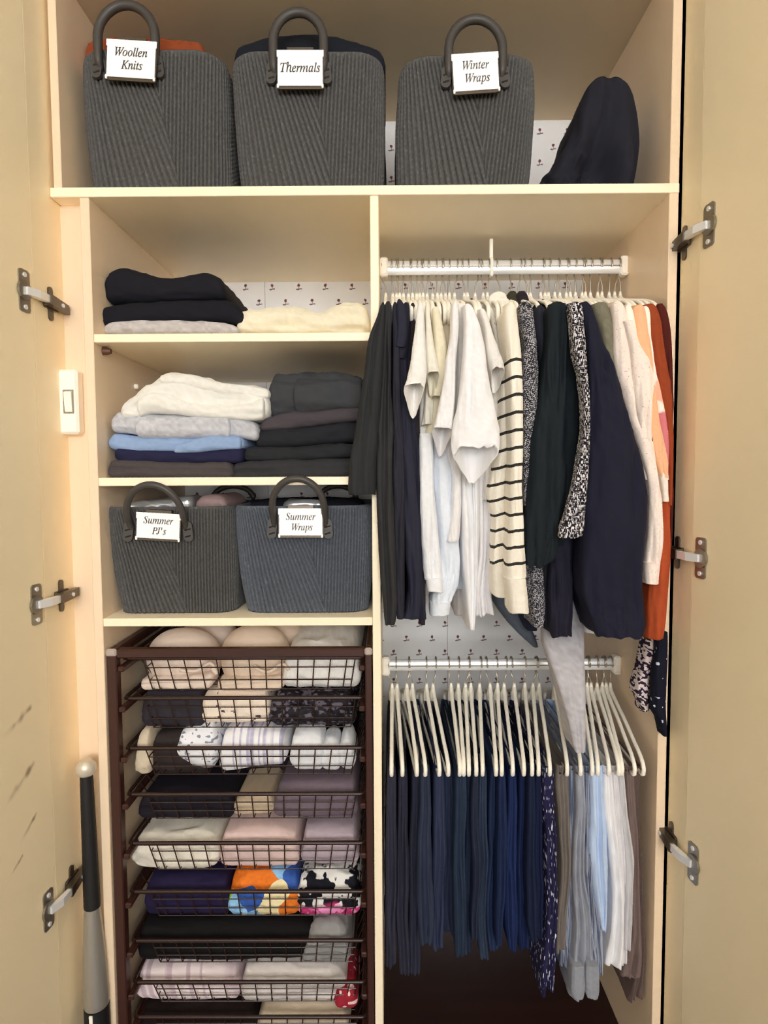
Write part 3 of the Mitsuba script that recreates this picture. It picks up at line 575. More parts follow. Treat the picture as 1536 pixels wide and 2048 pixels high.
    if back_handle:
        bx = back_handle; hm2, _, _ = handle(bx[0], bx[1], bx[2], bx[3], Yf+depth+.002, .02)
        obj('handle', hm2, 'mat_leather', B_, smooth=True)
    # label plate
    q = [P(px, py, Yf-.018) for px, py in lab]
    c = sum(q)/4; ex = (q[1]-q[0]+q[2]-q[3])/2; w = np.linalg.norm(ex); ex /= w; hgt = np.linalg.norm((q[0]-q[3]+q[1]-q[2])/2); ez = np.array([-ex[2], 0, ex[0]]); ey = np.array([0, -1.0, 0])
    FL = frame(c, ex, ey, ez)
    back = put(rounded_plate(w*1.0, hgt*1.03, .003, .002), FL@frame([0, -.0032, -.0022], [1, 0, 0], [0, 1, 0], [0, 0, 1]))
    lb = obj('label_holder', cat([back, put(box(-w*.28, w*.28, -.012, 0, hgt/2-.001, hgt/2+.0045), FL)]), 'mat_darksteel', B_)
    card = put(rounded_plate(w*.955, hgt*.95, .0012, .0015), FL)
    wide = put(box(-w/2, w/2, 0, .0016, hgt/2-.0115, hgt/2-.0005, .0006), FL)
    feet = [put(box(sx*w*.475-.0018, sx*w*.475+.0018, .0, .004, -hgt/2-.003, -hgt/2+.004, .001), FL) for sx in (-1, 1)]
    obj('label_card', cat([card, wide]+feet), 'mat_label', lb)
    hh_ = .0138 if len(lines) == 2 else .0145
    if zb < CAMZ: hh_ = .0122
    for r_, tx in enumerate(lines):
        off = (len(lines)-1)/2-r_
        t_ = lettering(tx, hh_)
        FT = FL@frame([.0005*r_+(.002 if r_ else 0), .0013, off*hh_*1.52-hh_*.45], [1, 0, 0], [0, -1, 0], [0, 0, 1])
        obj('lettering', put(t_, FT), 'mat_ink', lb)
    return B_
zs1, zs4 = Z1+BT+.0005, Z4+.0150
basket(('Woollen', 'Knits'), 'grey knitted basket labelled Woollen Knits at the left end of the top shelf', (146, 442), (172, 448), 101, zs1, .028, .30, 'mat_knit', (199, 313), (11, 128), ((207, 77), (311, 84), (315, 161), (217, 155)), 1.3, .0)
basket(('Thermals',), 'grey knitted basket labelled Thermals in the middle of the top shelf', (455, 766), (478, 763), 104, zs1, .028, .30, 'mat_knit', (548, 648), (26, 140), ((551, 100), (646, 100), (649, 174), (556, 174)), 4.1, .0)
basket(('Winter', 'Wraps'), 'grey knitted basket labelled Winter Wraps on the right half of the top shelf', (800, 1078), (798, 1064), 112, zs1, .028, .28, 'mat_knit', (897, 1004), (40, 148), ((903, 109), (998, 102), (999, 180), (905, 186)), 7.7, .0)
basket(('Summer', "PJ's"), 'shallow grey knitted basket labelled Summer PJs on the lowest open shelf', (196, 458), (228, 462), 1016, zs4, .026, .30, 'mat_knit', (262, 372), (969, 1056), ((269, 1022), (360, 1029), (363, 1080), (275, 1077)), 2.2, -.012, (428, 508, 972, 996), pitch=.0054, lean_=-.36, hr=.78)
basket(('Summer', 'Wraps'), 'shallow blue-grey knitted basket labelled Summer Wraps beside the divider', (460, 741), (488, 735), 1014, zs4, .026, .30, 'mat_knit_blue', (549, 651), (957, 1050), ((555, 1016), (645, 1016), (648, 1072), (558, 1072)), 9.4, .0, (640, 712, 972, 996), pitch=.0054, lean_=-.36, hr=.78)

# what pokes out of the baskets, and the dark bundle
folded('folded_knit', 'rust woollen knit folded on top inside the Woollen Knits basket', 'knitwear', [(170, 92, 150), (190, 78, 150), (250, 71, 150), (320, 73, 150), (395, 80, 150), (412, 92, 150)], (150, 74, 42), yf=.085, depth=.2, seed=3, layers=2)
folded('fleece', 'dark navy fleece bulging over the rim of the Thermals basket', 'fleece', [(470, 100, 150), (500, 84, 150), (560, 69, 150), (620, 66, 150), (690, 74, 150), (735, 90, 150), (762, 108, 150), (771, 122, 150)], (24, 28, 38), yf=.075, depth=.2, seed=4)
def bundle():
    return hang_mesh([(153, 1192, 1248), (165, 1180, 1266), (190, 1172, 1276), (230, 1158, 1283), (270, 1140, 1286), (300, 1123, 1284), (340, 1102, 1283), (373, 1085, 1282), (392, 1076, 1282)], yf=.035, depth=.24, shoulder=False, fold=.045, freq=26., hem=.0, seed=5, cap=.6, sway=.004, hollow=False, pleat=.022, npl=2)
clothes('garment_bundle', 'slumped black-navy garment bundle at the right end of the top shelf', 'bundle', bundle(), srgb(30, 31, 42))
mat('mat_foil', srgb(200, 204, 210), .25, metallic=.6)
folded('foil_packet', 'shiny silver and black packet inside the Summer PJs basket', 'packet', [(252, 1007, 1030), (300, 1001, 1030), (370, 994, 1030), (388, 991, 1030)], None, 'mat_foil', yf=.09, depth=.09, wr=.004, seed=6)
folded('folded_shirt', 'dusty pink top tucked into the right side of the Summer PJs basket', 'top', [(392, 1002, 1030), (410, 992, 1030), (432, 990, 1030), (455, 999, 1030)], (176, 150, 150), yf=.09, depth=.18, seed=8)
folded('foil_packet', 'silver packet lying behind the label of the Summer Wraps basket', 'packet', [(566, 1000, 1030), (600, 999, 1030), (648, 1002, 1030)], None, 'mat_foil', yf=.10, depth=.06, seed=9)
folded('wrap', 'dark navy wrap filling the Summer Wraps basket', 'wrap', [(480, 1006, 1035), (560, 1000, 1035), (660, 999, 1035), (725, 1003, 1035)], (34, 36, 46), yf=.17, depth=.14, seed=11)

# ---------------------------------------------------------------- folded stacks on the shelves
g1 = 'clothes folded on the upper shelf'
folded('folded_jumper', 'black fluffy jumper rolled on top of the dark stack, upper shelf', 'jumper', [(210, 568, 602), (222, 545, 606), (250, 534, 606), (285, 545, 605), (330, 556, 604), (370, 549, 602), (405, 546, 601), (440, 553, 600), (452, 575, 600)], (22, 22, 32), group=g1, yf=.05, depth=.26, wr=.005, layers=1)
folded('folded_jumper', 'black jumper folded flat under the fluffy roll, upper shelf', 'jumper', [(202, 625, 655), (215, 616, 655), (240, 610, 652), (300, 606, 645), (380, 602, 643), (450, 600, 645), (475, 612, 650), (492, 628, 655)], (20, 20, 30), group=g1, yf=.04, depth=.28, wr=.004)
folded('folded_jumper', 'pale grey marl jumper at the bottom of the dark stack, upper shelf', 'jumper', [(208, 655, 669), (240, 644, 669), (330, 642, 669), (430, 646, 669), (480, 656, 669)], (196, 192, 192), group=g1, yf=.04, depth=.28, mel=.3)
folded('folded_jumper', 'cream jumper bundled alone beside the black stack, upper shelf', 'jumper', [(474, 640, 668), (484, 624, 669), (530, 619, 669), (590, 616, 669), (640, 624, 669), (668, 616, 669), (690, 608, 669), (720, 609, 669), (738, 625, 669), (742, 645, 669)], (238, 232, 208), group=g1, yf=.045, depth=.26, wr=.011, freq=30)
g2 = 'clothes folded on the middle shelf'
folded('folded_trousers', 'white jeans folded on top of the left stack, middle shelf', 'trousers', [(243, 812, 846), (268, 796, 838), (290, 776, 832), (320, 754, 822), (350, 747, 826), (400, 756, 832), (450, 765, 838), (520, 774, 840), (540, 790, 836)], (238, 238, 232), group=g2, yf=.035, depth=.26, layers=2, wr=.010, freq=26, flaps=[('leg', [(278, 800, 836), (300, 786, 826), (350, 790, 828), (380, 806, 832), (450, 812, 838), (505, 804, 840), (530, 790, 838)], -.010, .2), ('waistband', [(322, 752, 768), (370, 750, 772), (440, 764, 788), (520, 776, 796), (540, 780, 798)], -.004, .12)])
folded('folded_shirt', 'pale grey marl top folded below the white jeans, middle shelf', 'top', [(224, 838, 866), (240, 826, 866), (290, 826, 872), (380, 830, 876), (460, 830, 874), (500, 842, 880), (518, 852, 884)], (196, 198, 206), group=g2, yf=.034, depth=.27, mel=.3, flaps=[('panel', [(274, 840, 874), (284, 830, 876), (380, 832, 877), (456, 832, 876), (462, 840, 872)], -.008, .2)])
folded('folded_shirt', 'light blue top folded in the left stack, middle shelf', 'top', [(218, 878, 898), (232, 868, 900), (300, 872, 906), (380, 876, 906), (450, 868, 902), (490, 874, 898)], (146, 172, 212), group=g2, yf=.034, depth=.27, flaps=[('panel', [(350, 894, 906), (390, 880, 905), (440, 872, 900), (484, 874, 898)], -.007, .2)])
folded('folded_shirt', 'navy top folded under the light blue one, middle shelf', 'top', [(230, 898, 922), (260, 900, 924), (350, 904, 926), (440, 898, 926), (488, 894, 926)], (34, 34, 66), group=g2, yf=.032, depth=.28)
folded('folded_trousers', 'brown-grey trousers at the bottom of the left stack, middle shelf', 'trousers', [(217, 932, 956), (228, 921, 957), (280, 922, 957), (380, 926, 957), (440, 924, 957), (468, 928, 957)], (76, 70, 72), group=g2, yf=.028, depth=.28, layers=2)
folded('folded_trousers', 'faded charcoal jeans folded on top of the right stack, middle shelf', 'trousers', [(537, 770, 838), (546, 752, 838), (580, 746, 830), (640, 745, 822), (700, 748, 818), (730, 756, 815)], (64, 66, 70), group=g2, yf=.05, depth=.25, layers=1, wr=.008, flaps=[('leg', [(588, 762, 828), (596, 754, 830), (660, 756, 824), (725, 762, 818)], -.012, .2)])
folded('folded_trousers', 'brown-grey trousers folded second in the right stack, middle shelf', 'trousers', [(520, 848, 862), (540, 836, 862), (600, 822, 856), (680, 816, 846), (730, 814, 842)], (74, 68, 74), group=g2, yf=.045, depth=.26)
folded('folded_trousers', 'black trousers folded third in the right stack, middle shelf', 'trousers', [(512, 870, 896), (522, 860, 896), (590, 854, 894), (680, 846, 886), (730, 842, 884)], (34, 36, 42), group=g2, yf=.045, depth=.26)
folded('folded_trousers', 'black trousers folded fourth in the right stack, middle shelf', 'trousers', [(488, 902, 922), (500, 895, 922), (580, 894, 922), (680, 888, 916), (730, 886, 914)], (38, 40, 44), group=g2, yf=.04, depth=.27)
folded('folded_trousers', 'charcoal trousers at the bottom of the right stack, middle shelf', 'trousers', [(462, 940, 957), (478, 926, 957), (560, 921, 957), (680, 916, 957), (735, 915, 957)], (50, 50, 54), group=g2, yf=.035, depth=.27, layers=2)
pg = P(217, 697, .03)
mat('mat_peg', srgb(92, 58, 44), .5)
k = obj('shelf_peg', put(lathe([(0, 0), (.007, 0), (.007, .006), (.0045, .014), (0, .014)]), frame([XL+.0002, .035, Z2-.0078], [0, 0, 1.0], [0, 1.0, 0], [1.0, 0, 0])), 'mat_peg', W, smooth=30, label='brown plastic shelf peg')
pg = P(262, 772, .16)
obj('shelf_peg', put(lathe([(0, 0), (.0055, 0), (.0055, .004), (.004, .007), (0, .0075)]), frame([XL+.0002, .17, pg[2]], [0, 0, 1.0], [0, 1.0, 0], [1.0, 0, 0])), 'mat_white', W, smooth=30, label='white shelf peg')

# ---------------------------------------------------------------- wire drawers in their brown frame
DF = thing('drawer_frame', 'dark brown metal frame carrying the wire drawers under the lowest shelf', 'frame')
fx0, fx1 = P(217, 1340, .012)[0], XD0-.0015
ztop = P(400, 1296, .012)[2]
FB0, FB1 = .004, .43
for x0, x1 in ((fx0, fx0+.0175), (fx1-.0125, fx1)):
    for y0 in (FB0, FB1-.02): obj('post', box(x0, x1, y0, y0+.02, .001, ztop-.0005, .002), 'mat_brown', DF)
for y0 in (FB0, FB1-.02): obj('top_rail', box(fx0+.0178, fx1-.0128, y0-.001, y0+.019, ztop-.0165, ztop, .003), 'mat_brown', DF)
for x0, x1 in ((fx0, fx0+.0175), (fx1-.0125, fx1)): obj('top_rail', box(x0, x1, FB0+.0205, FB1-.0205, ztop-.0165, ztop, .003), 'mat_brown', DF)
mat('mat_cap', srgb(170, 158, 150), .45)
for x0, x1 in ((fx0-.001, fx0+.0185), (fx1-.0135, fx1+.0005)): obj('corner_cap', box(x0, x1, FB0-.002, FB0+.006, ztop-.013, ztop+.001, .003), 'mat_cap', DF)
RIMS = [1316, 1396, 1496, 1588, 1686, 1783, 1881, 1964, 2034]
YW = .026
for r_ in RIMS:
    z = P(480, r_, YW)[2]-.0105
    for x0, x1 in ((fx0+.0178, fx0+.0300), (fx1-.0240, fx1-.0128)):
        obj('runner', box(x0, x1, FB0+.002, FB1-.002, z-.0085, z+.0015, .002), 'mat_brown', DF)
def bars(segs, r):
    """Thin round wires as four-sided rods."""
    V, F = [], []
    for p, q in segs:
        p, q = np.asarray(p, float), np.asarray(q, float); d = q-p; L = np.linalg.norm(d)
        if L < 1e-6: continue
        d /= L; a = np.cross(d, [0, 0, 1.0] if abs(d[2]) < .9 else [1.0, 0, 0]); a /= np.linalg.norm(a); b = np.cross(d, a)
        o = len(V); n = 5
        for c in (p, q):
            for k in range(n): V.append(c+r*(math.cos(2*math.pi*k/n)*a+math.sin(2*math.pi*k/n)*b))
        for k in range(n):
            k2 = (k+1) % n; F += [[o+k, o+k2, o+n+k2], [o+k, o+n+k2, o+n+k]]
    return trimesh.Trimesh(V, F, process=False)
def drawer(i, r_, pyb, lab):
    D = thing('wire_drawer', lab, 'drawer', 'wire drawers')
    zr = P(480, r_, YW)[2]; zb = P(480, pyb, YW+.01)[2]
    x0, x1 = fx0+.0205, fx1-.0150; ye = .415
    fr = .009
    rim = [(x0+fr, YW, zr), (x1-fr, YW, zr), (x1-.002, YW+.003, zr), (x1, YW+fr+.004, zr), (x1, ye, zr), (x0, ye, zr), (x0, YW+fr+.004, zr), (x0+.002, YW+.003, zr), (x0+fr, YW, zr)]
    obj('rim', tube(np.array(rim), .0037, 7, caps=False), 'mat_wire', D, smooth=True)
    xa, xb = x0+.034, x1-.016                        # grid body at the top, tapering down
    ta, tb = xa+.014, xb-.010
    n = 13; zs = [zr-.019, zr-(zr-zb)*.70, zb]
    yb_ = YW+.012
    top = lambda x: (x, YW+.0035, zr)
    fx = lambda f, h: (xa+(xb-xa)*f)*(1-h)+(ta+(tb-ta)*f)*h
    fy = lambda h: YW+.0035+(yb_-YW-.0035)*h
    hof = lambda z: (zr-z)/(zr-zb)
    seg = []
    for k in range(n):
        f = (k+.5)/n
        seg += [((fx(f, 0), fy(0), zr), (fx(f, 1), fy(1), zb)), ((fx(f, 1), fy(1), zb), (fx(f, 1), ye-.012, zb)), ((fx(f, 1), ye-.012, zb), (fx(f, 0), ye-.003, zr))]
    for z in zs:
        h = hof(z); c = [(fx(0, h), fy(h), z), (fx(1, h), fy(h), z), (fx(1, h), ye-.003-.009*h, z), (fx(0, h), ye-.003-.009*h, z)]
        seg += [(c[k], c[(k+1) % 4]) for k in range(4)]
    for k in range(1, 11):
        y = yb_+(ye-.012-yb_)*k/11
        seg += [((fx(0, 1), y, zb-.002), (fx(1, 1), y, zb-.002)), ((fx(0, 1), y, zb), (x0+.004, y, zr)), ((fx(1, 1), y, zb), (x1-.004, y, zr))]
    for xs, f in ((x0+.006, 0), (x1-.006, 1)):
        seg += [((fx(f, 0), fy(0), zr), (fx(f, 1), fy(1), zb))]
    obj('wire_grid', bars(seg, .0011), 'mat_wire', D, kind='stuff')
    return D
DB = [1379, 1455, 1549, 1637, 1739, 1832, 1925, 2004, 2080]
DL = ['topmost brown wire drawer, filled with bras and a crumpled white top', 'second brown wire drawer from the top, with a floral roll and black lace', 'third brown wire drawer from the top, filled with rolled white socks',
      'fourth brown wire drawer from the top, filled with black and mauve clothes', 'fifth brown wire drawer from the top, with white, pink and mauve piles', 'sixth brown wire drawer from the top, with an orange print top in the middle',
      'seventh brown wire drawer from the top, filled with black clothes', 'eighth brown wire drawer from the top, with pale striped and white clothes', 'lowest visible brown wire drawer, with a red printed cloth at its right']
for i, (a, b) in enumerate(zip(RIMS, DB)): drawer(i, a, b, DL[i])

# prints and weaves for the clothes
def C(*c): return mi.Color3f(*map(float, srgb(*c)))
mat('mat_plaid', mikit.proc(lambda p, n, uv: mix(C(236, 236, 240), C(150, 150, 190), smoothstep(.55, .8, noise(p.x*230, 3.0, 1.0))*.8*(.6+.4*noise(p.x*40, p.z*200)))), .85, spec=.2)
def print_multi(p, n, uv):
    a, b, h = mikit.voronoi(p.x*26+.3*noise(p.x*60, p.z*60), p.z*26+p.y*9)
    c = dr.select(h < .30, C(226, 120, 40), dr.select(h < .48, C(56, 92, 170), dr.select(h < .62, C(240, 226, 180), dr.select(h < .76, C(140, 190, 230), dr.select(h < .88, C(150, 200, 70), C(206, 92, 40))))))
    return c*(.9+.2*noise(p.x*200, p.y*200, p.z*200))
mat('mat_print', mikit.proc(print_multi), .8, spec=.2)
def print_bw(p, n, uv):
    q = smoothstep(.50, .56, fbm(p.x*75, p.y*50, p.z*55))
    pink = smoothstep(-.004, .004, P6Z-p.z+.012*(noise(p.x*40, 1.0)-.5))
    return mix(mix(C(18, 20, 30), C(226, 226, 222), q), mix(C(200, 60, 120), C(240, 150, 200), q), pink)
P6Z = float(P(660, 1806, .05)[2])
mat('mat_bwpink', mikit.proc(print_bw), .8, spec=.2)
mat('mat_bluedot', mikit.proc(lambda p, n, uv: mix(C(232, 234, 240), C(90, 100, 130), smoothstep(.66, .74, noise(p.x*160, p.y*160, p.z*190))*.8)), .85, spec=.2)
mat('mat_floralroll', mikit.proc(lambda p, n, uv: mix(C(236, 222, 206), C(84, 70, 76), smoothstep(.68, .74, fbm(p.x*95, p.y*60, p.z*95)))), .85, spec=.2)
mat('mat_lace', mikit.proc(lambda p, n, uv: mix(C(22, 18, 26), C(96, 90, 102), smoothstep(.52, .66, fbm(p.x*130, p.y*130, p.z*130)))), .7, spec=.3)
mat('mat_palestripe', mikit.proc(lambda p, n, uv: mix(C(232, 218, 220), C(196, 176, 186), smoothstep(.5, .75, noise(p.x*120+p.z*30, 2.0, 1.0)))), .85, spec=.2)
mat('mat_redprint', mikit.proc(lambda p, n, uv: mix(C(150, 36, 52), C(230, 200, 196), smoothstep(.74, .80, noise(p.x*120, p.y*120, p.z*120)))), .8, spec=.2)
gd = lambda t: f'clothes in the {t} wire drawer'
dr_ = dict(yf=.045)
def bra(x0, x1, yt, yb, label, col, seed):
    """Moulded bra: two nested cups standing on edge with a folded band and straps below."""
    k = thing('bra', label, 'bra', gd('topmost')); cols = srgb(*col)
    c0, c1 = P(x0, yb, .05), P(x1, yt, .05); cx, w = (c0[0]+c1[0])/2, (c1[0]-c0[0])/2; zt, zb = c1[2], c0[2]
    for j, (dy, sc, nm) in enumerate(((.0, 1.0, 'cup'), (.075, .93, 'cup'))):
        ic = trimesh.creation.icosphere(subdivisions=4); v = ic.vertices.copy()
        v = np.sign(v)*np.abs(v)**.92
        v[:, 2] = np.where(v[:, 2] < -.55, -.55+(v[:, 2]+.55)*.4, v[:, 2])
        dn = 1+.03*(meshkit.fbm(v*2.2+seed, 3)-.5)
        v = v*dn[:, None]*np.array([w*sc, .045, (zt-zb)/1.72*sc])
        v += np.array([cx+dy*.35, .098+dy, zb+(zt-zb)*.43+dy*.06])
        m = trimesh.Trimesh(v, ic.faces, process=False)
        scene[numbered(k+'__cup')] = mikit.ply(m, 'mat_cloth', smooth=True, color=tint(v, cols, .04, seed))
    band = fold_mesh([(x0+6, yb-22, yb), (x0+(x1-x0)*.4, yb-26, yb+1), (x1-14, yb-30, yb-1), (x1, yb-36, yb-8)], yf=.043, depth=.06, wr=.004, layers=2, seed=seed)
    scene[k+'__band'] = mikit.ply(band, 'mat_cloth', smooth=True, color=tint(band.vertices, np.array(cols)*1.02, .05, seed))
    st = [P(x0+(x1-x0)*a, b, .040) for a, b in ((.55, yt+70), (.75, yb-36), (.95, yb-52), (1.04, yt+78), (.97, yt+66))]
    obj('strap', tube(curve(st, 24), .0035, 6), 'mat_cloth', k, smooth=True, color=tint(tube(curve(st, 24), .0035, 6).vertices, cols, .04, 1))
bra(277, 428, 1270, 1378, 'beige moulded bra at the left of the topmost wire drawer', (232, 214, 200), 1)
bra(430, 572, 1262, 1380, 'beige moulded bra in the middle of the topmost wire drawer', (226, 206, 186), 2)
folded('crumpled_top', 'crumpled white top at the right of the topmost wire drawer', 'top', [(566, 1340, 1374), (580, 1300, 1376), (600, 1290, 1377), (660, 1286, 1377), (700, 1296, 1376), (722, 1320, 1372)], (232, 230, 226), group=gd('topmost'), depth=.30, wr=.009, freq=34, top_slope=.05, **dr_)
folded('folded_shirt', 'black folded shirt at the left of the second wire drawer', 'shirt', [(284, 1400, 1456), (300, 1382, 1456), (400, 1380, 1456), (412, 1395, 1454)], (50, 46, 54), group=gd('second'), depth=.3, layers=2, **dr_)
folded('rolled_shirt', 'cream floral roll in the middle of the second wire drawer', 'shirt', [(402, 1420, 1440), (410, 1388, 1446), (470, 1380, 1448), (530, 1382, 1446), (542, 1400, 1430)], None, 'mat_floralroll', group=gd('second'), depth=.2, layers=2, **dr_)
folded('lace_underwear', 'black lace underwear heaped at the right of the second wire drawer', 'underwear', [(540, 1404, 1452), (560, 1382, 1453), (600, 1390, 1453), (640, 1376, 1453), (690, 1372, 1453), (712, 1400, 1450)], None, 'mat_lace', group=gd('second'), depth=.3, wr=.010, freq=36, **dr_)
folded('rolled_sock', 'small cream sock roll at the left end of the third wire drawer', 'sock', [(272, 1520, 1550), (280, 1468, 1551), (298, 1460, 1550), (306, 1490, 1546)], (226, 210, 184), group=gd('third'), depth=.09, wr=.006, **dr_)
folded('folded_shirt', 'dark brown-grey shirt at the left of the third wire drawer', 'shirt', [(304, 1480, 1550), (316, 1468, 1551), (370, 1464, 1551), (420, 1476, 1550)], (52, 45, 45), group=gd('third'), depth=.3, **{'yf': .055})
folded('rolled_shirt', 'white spotted cloth roll leaning in the third wire drawer', 'shirt', [(354, 1496, 1506), (366, 1462, 1520), (390, 1452, 1538), (420, 1448, 1540), (436, 1466, 1520)], None, 'mat_bluedot', group=gd('third'), depth=.14, yf=.042)
folded('rolled_shirt', 'white roll with lilac stripes in the middle of the third wire drawer', 'shirt', [(440, 1500, 1548), (450, 1466, 1546), (480, 1456, 1542), (520, 1460, 1534), (560, 1462, 1532), (574, 1480, 1524)], None, 'mat_plaid', group=gd('third'), depth=.14, layers=1, **dr_)
for q, (a, b, t, l) in enumerate(((580, 650, 1460, 'white sock roll with a black fleck, right half of the third wire drawer'), (640, 684, 1476, 'white sock roll, middle of the three at the right of the third drawer'), (676, 712, 1468, 'white sock roll at the right end of the third wire drawer'))):
    folded('rolled_sock', l, 'sock', [(a, t+36, 1534), (a+8, t+8, 1540), ((a+b)/2, t, 1543), (b-8, t+6, 1543), (b, t+30, 1530)], (238, 240, 244), group=gd('third'), depth=.09, yf=.043+.004*q, wr=.003)
folded('folded_trousers', 'black trousers spread behind the sock rolls in the third wire drawer', 'trousers', [(330, 1470, 1545), (460, 1466, 1546), (700, 1470, 1546)], (30, 28, 40), group=gd('third'), depth=.2, yf=.16)
folded('folded_trousers', 'black trousers at the left of the fourth wire drawer', 'trousers', [(278, 1606, 1634), (296, 1584, 1638), (380, 1578, 1638), (455, 1582, 1637), (470, 1600, 1632)], (28, 24, 34), group=gd('fourth'), depth=.3, layers=2, **dr_)
folded('folded_shirt', 'cream shirt edge in the middle of the fourth wire drawer', 'shirt', [(466, 1610, 1626), (480, 1590, 1628), (540, 1588, 1626), (550, 1600, 1620)], (206, 186, 160), group=gd('fourth'), depth=.3, layers=2, yf=.05)
folded('folded_shirt', 'mauve-grey shirt at the right of the fourth wire drawer', 'shirt', [(548, 1600, 1636), (560, 1572, 1637), (640, 1566, 1637), (706, 1564, 1637), (716, 1590, 1634)], (118, 104, 116), group=gd('fourth'), depth=.3, layers=2, **dr_)
folded('folded_shirt', 'cream-white shirt at the left of the fifth wire drawer', 'shirt', [(264, 1706, 1718), (280, 1676, 1734), (330, 1668, 1740), (400, 1666, 1739), (440, 1676, 1728)], (236, 230, 216), group=gd('fifth'), depth=.3, wr=.007, **dr_)
folded('folded_shirt', 'pale pink shirt pile in the middle of the fifth wire drawer', 'shirt', [(440, 1690, 1730), (452, 1662, 1735), (520, 1656, 1736), (590, 1662, 1735), (600, 1690, 1726)], (226, 200, 196), group=gd('fifth'), depth=.3, layers=3, **dr_)
folded('folded_shirt', 'pale mauve shirt pile at the right of the fifth wire drawer', 'shirt', [(602, 1690, 1728), (612, 1660, 1730), (660, 1656, 1731), (706, 1660, 1730), (718, 1690, 1726)], (184, 168, 180), group=gd('fifth'), depth=.3, layers=3, **dr_)
folded('folded_trousers', 'deep navy cloth folded at the left of the sixth wire drawer', 'trousers', [(290, 1780, 1828), (300, 1758, 1831), (380, 1754, 1832), (452, 1756, 1831), (462, 1780, 1826)], (34, 26, 62), group=gd('sixth'), depth=.3, layers=1, **dr_)
folded('crumpled_top', 'orange top with blue and cream print in the sixth wire drawer', 'top', [(456, 1790, 1824), (468, 1756, 1830), (510, 1746, 1832), (560, 1744, 1832), (594, 1760, 1828), (602, 1785, 1820)], None, 'mat_print', group=gd('sixth'), depth=.22, wr=.008, freq=34, **dr_)
folded('crumpled_top', 'black and white top with a pink hem in the sixth wire drawer', 'top', [(592, 1784, 1826), (604, 1756, 1830), (660, 1746, 1832), (706, 1748, 1832), (722, 1780, 1826)], None, 'mat_bwpink', group=gd('sixth'), depth=.26, wr=.008, freq=34, **dr_)
folded('folded_trousers', 'black clothes filling the left of the seventh wire drawer', 'trousers', [(276, 1870, 1916), (290, 1848, 1922), (440, 1842, 1924), (600, 1846, 1918), (640, 1870, 1904)], (13, 10, 13), group=gd('seventh'), depth=.3, layers=2, **dr_)
folded('crumpled_top', 'sheer pale grey top at the right of the seventh wire drawer', 'top', [(604, 1900, 1922), (630, 1850, 1924), (670, 1844, 1925), (694, 1860, 1924), (702, 1890, 1922)], (150, 150, 150), group=gd('seventh'), depth=.26, wr=.010, freq=34, **dr_)
folded('folded_shirt', 'pale pink striped shirt at the left of the eighth wire drawer', 'shirt', [(274, 1958, 1990), (284, 1938, 2000), (380, 1934, 2002), (470, 1938, 2001), (482, 1960, 1990)], None, 'mat_palestripe', group=gd('eighth'), depth=.3, layers=2, **dr_)
folded('folded_shirt', 'white shirt at the right of the eighth wire drawer', 'shirt', [(482, 1960, 1994), (494, 1938, 2002), (560, 1934, 2004), (650, 1936, 2004), (690, 1950, 2000), (700, 1975, 1990)], (222, 214, 210), group=gd('eighth'), depth=.3, layers=2, wr=.006, **dr_)
folded('folded_trousers', 'dark brown cloth at the left of the lowest wire drawer', 'trousers', [(278, 2030, 2076), (290, 2014, 2078), (400, 2010, 2079), (500, 2014, 2079), (516, 2034, 2074)], (26, 14, 13), group=gd('lowest'), depth=.3, layers=1, **dr_)
folded('folded_shirt', 'cream cloth at the right of the lowest wire drawer', 'shirt', [(514, 2036, 2074), (530, 2016, 2078), (600, 2010, 2078), (680, 2012, 2078), (700, 2034, 2070)], (206, 190, 168), group=gd('lowest'), depth=.3, layers=2, **dr_)
folded('crumpled_top', 'red printed cloth at the right end of the eighth wire drawer', 'cloth', [(668, 1992, 2004), (684, 1972, 2016), (706, 1968, 2016), (716, 1985, 2012)], None, 'mat_redprint', group=gd('eighth'), depth=.12, yf=.034)

# ---------------------------------------------------------------- garments on the upper rail
mat('mat_stripe', mikit.proc(lambda p, n, uv: mi.Color3f(*map(float, srgb(232, 226, 212)))*(.97+.06*noise(p.x*300, p.y*300, p.z*300))*dr.select(STRIPE(p), .035, 1.)), .85, spec=.2, sheen=.2)
SP, SZ0 = .0277, float(P(1033, 727, -.02)[2])
def STRIPE(p):
    v = (SZ0-p.z+.010*(noise(p.x*20, p.y*12, p.z*6)-.5)+dr.maximum(XST-p.x, 0)*-.34)/SP+.055
    return ((v-dr.floor(v)) < .18) & (p.z < SZ0+.006) & (p.z > float(P(1033, 1150, -.02)[2]))
XST = float(P(1019, 900, -.02)[0])
mat('mat_tweed', mikit.proc(lambda p, n, uv: mix(C(26, 25, 32), C(190, 188, 192), smoothstep(.48, .68, noise(p.x*1050, p.y*1050, p.z*700)*.85+.15*noise(p.x*90, p.y*90, p.z*60)))), .9, spec=.2)
mat('mat_boucle', mikit.proc(lambda p, n, uv: mix(C(22, 21, 30), C(216, 212, 214), dr.maximum(smoothstep(.56, .68, noise(p.x*1000, p.y*1000, p.z*230)), smoothstep(.68, .78, noise(p.x*300, p.y*300, p.z*1000))))), .9, spec=.2)
mat('mat_paisley', mikit.proc(lambda p, n, uv: mix(C(44, 34, 52), C(222, 206, 206), smoothstep(.47, .53, fbm(p.x*230+2*noise(p.z*90, 1.0), p.y*100, p.z*200, 2)))), .85, spec=.2)
mat('mat_spot', mikit.proc(lambda p, n, uv: mix(C(16, 18, 34), C(190, 196, 210), smoothstep(.84, .88, noise(p.x*150, p.y*150, p.z*120)))), .85, spec=.2)
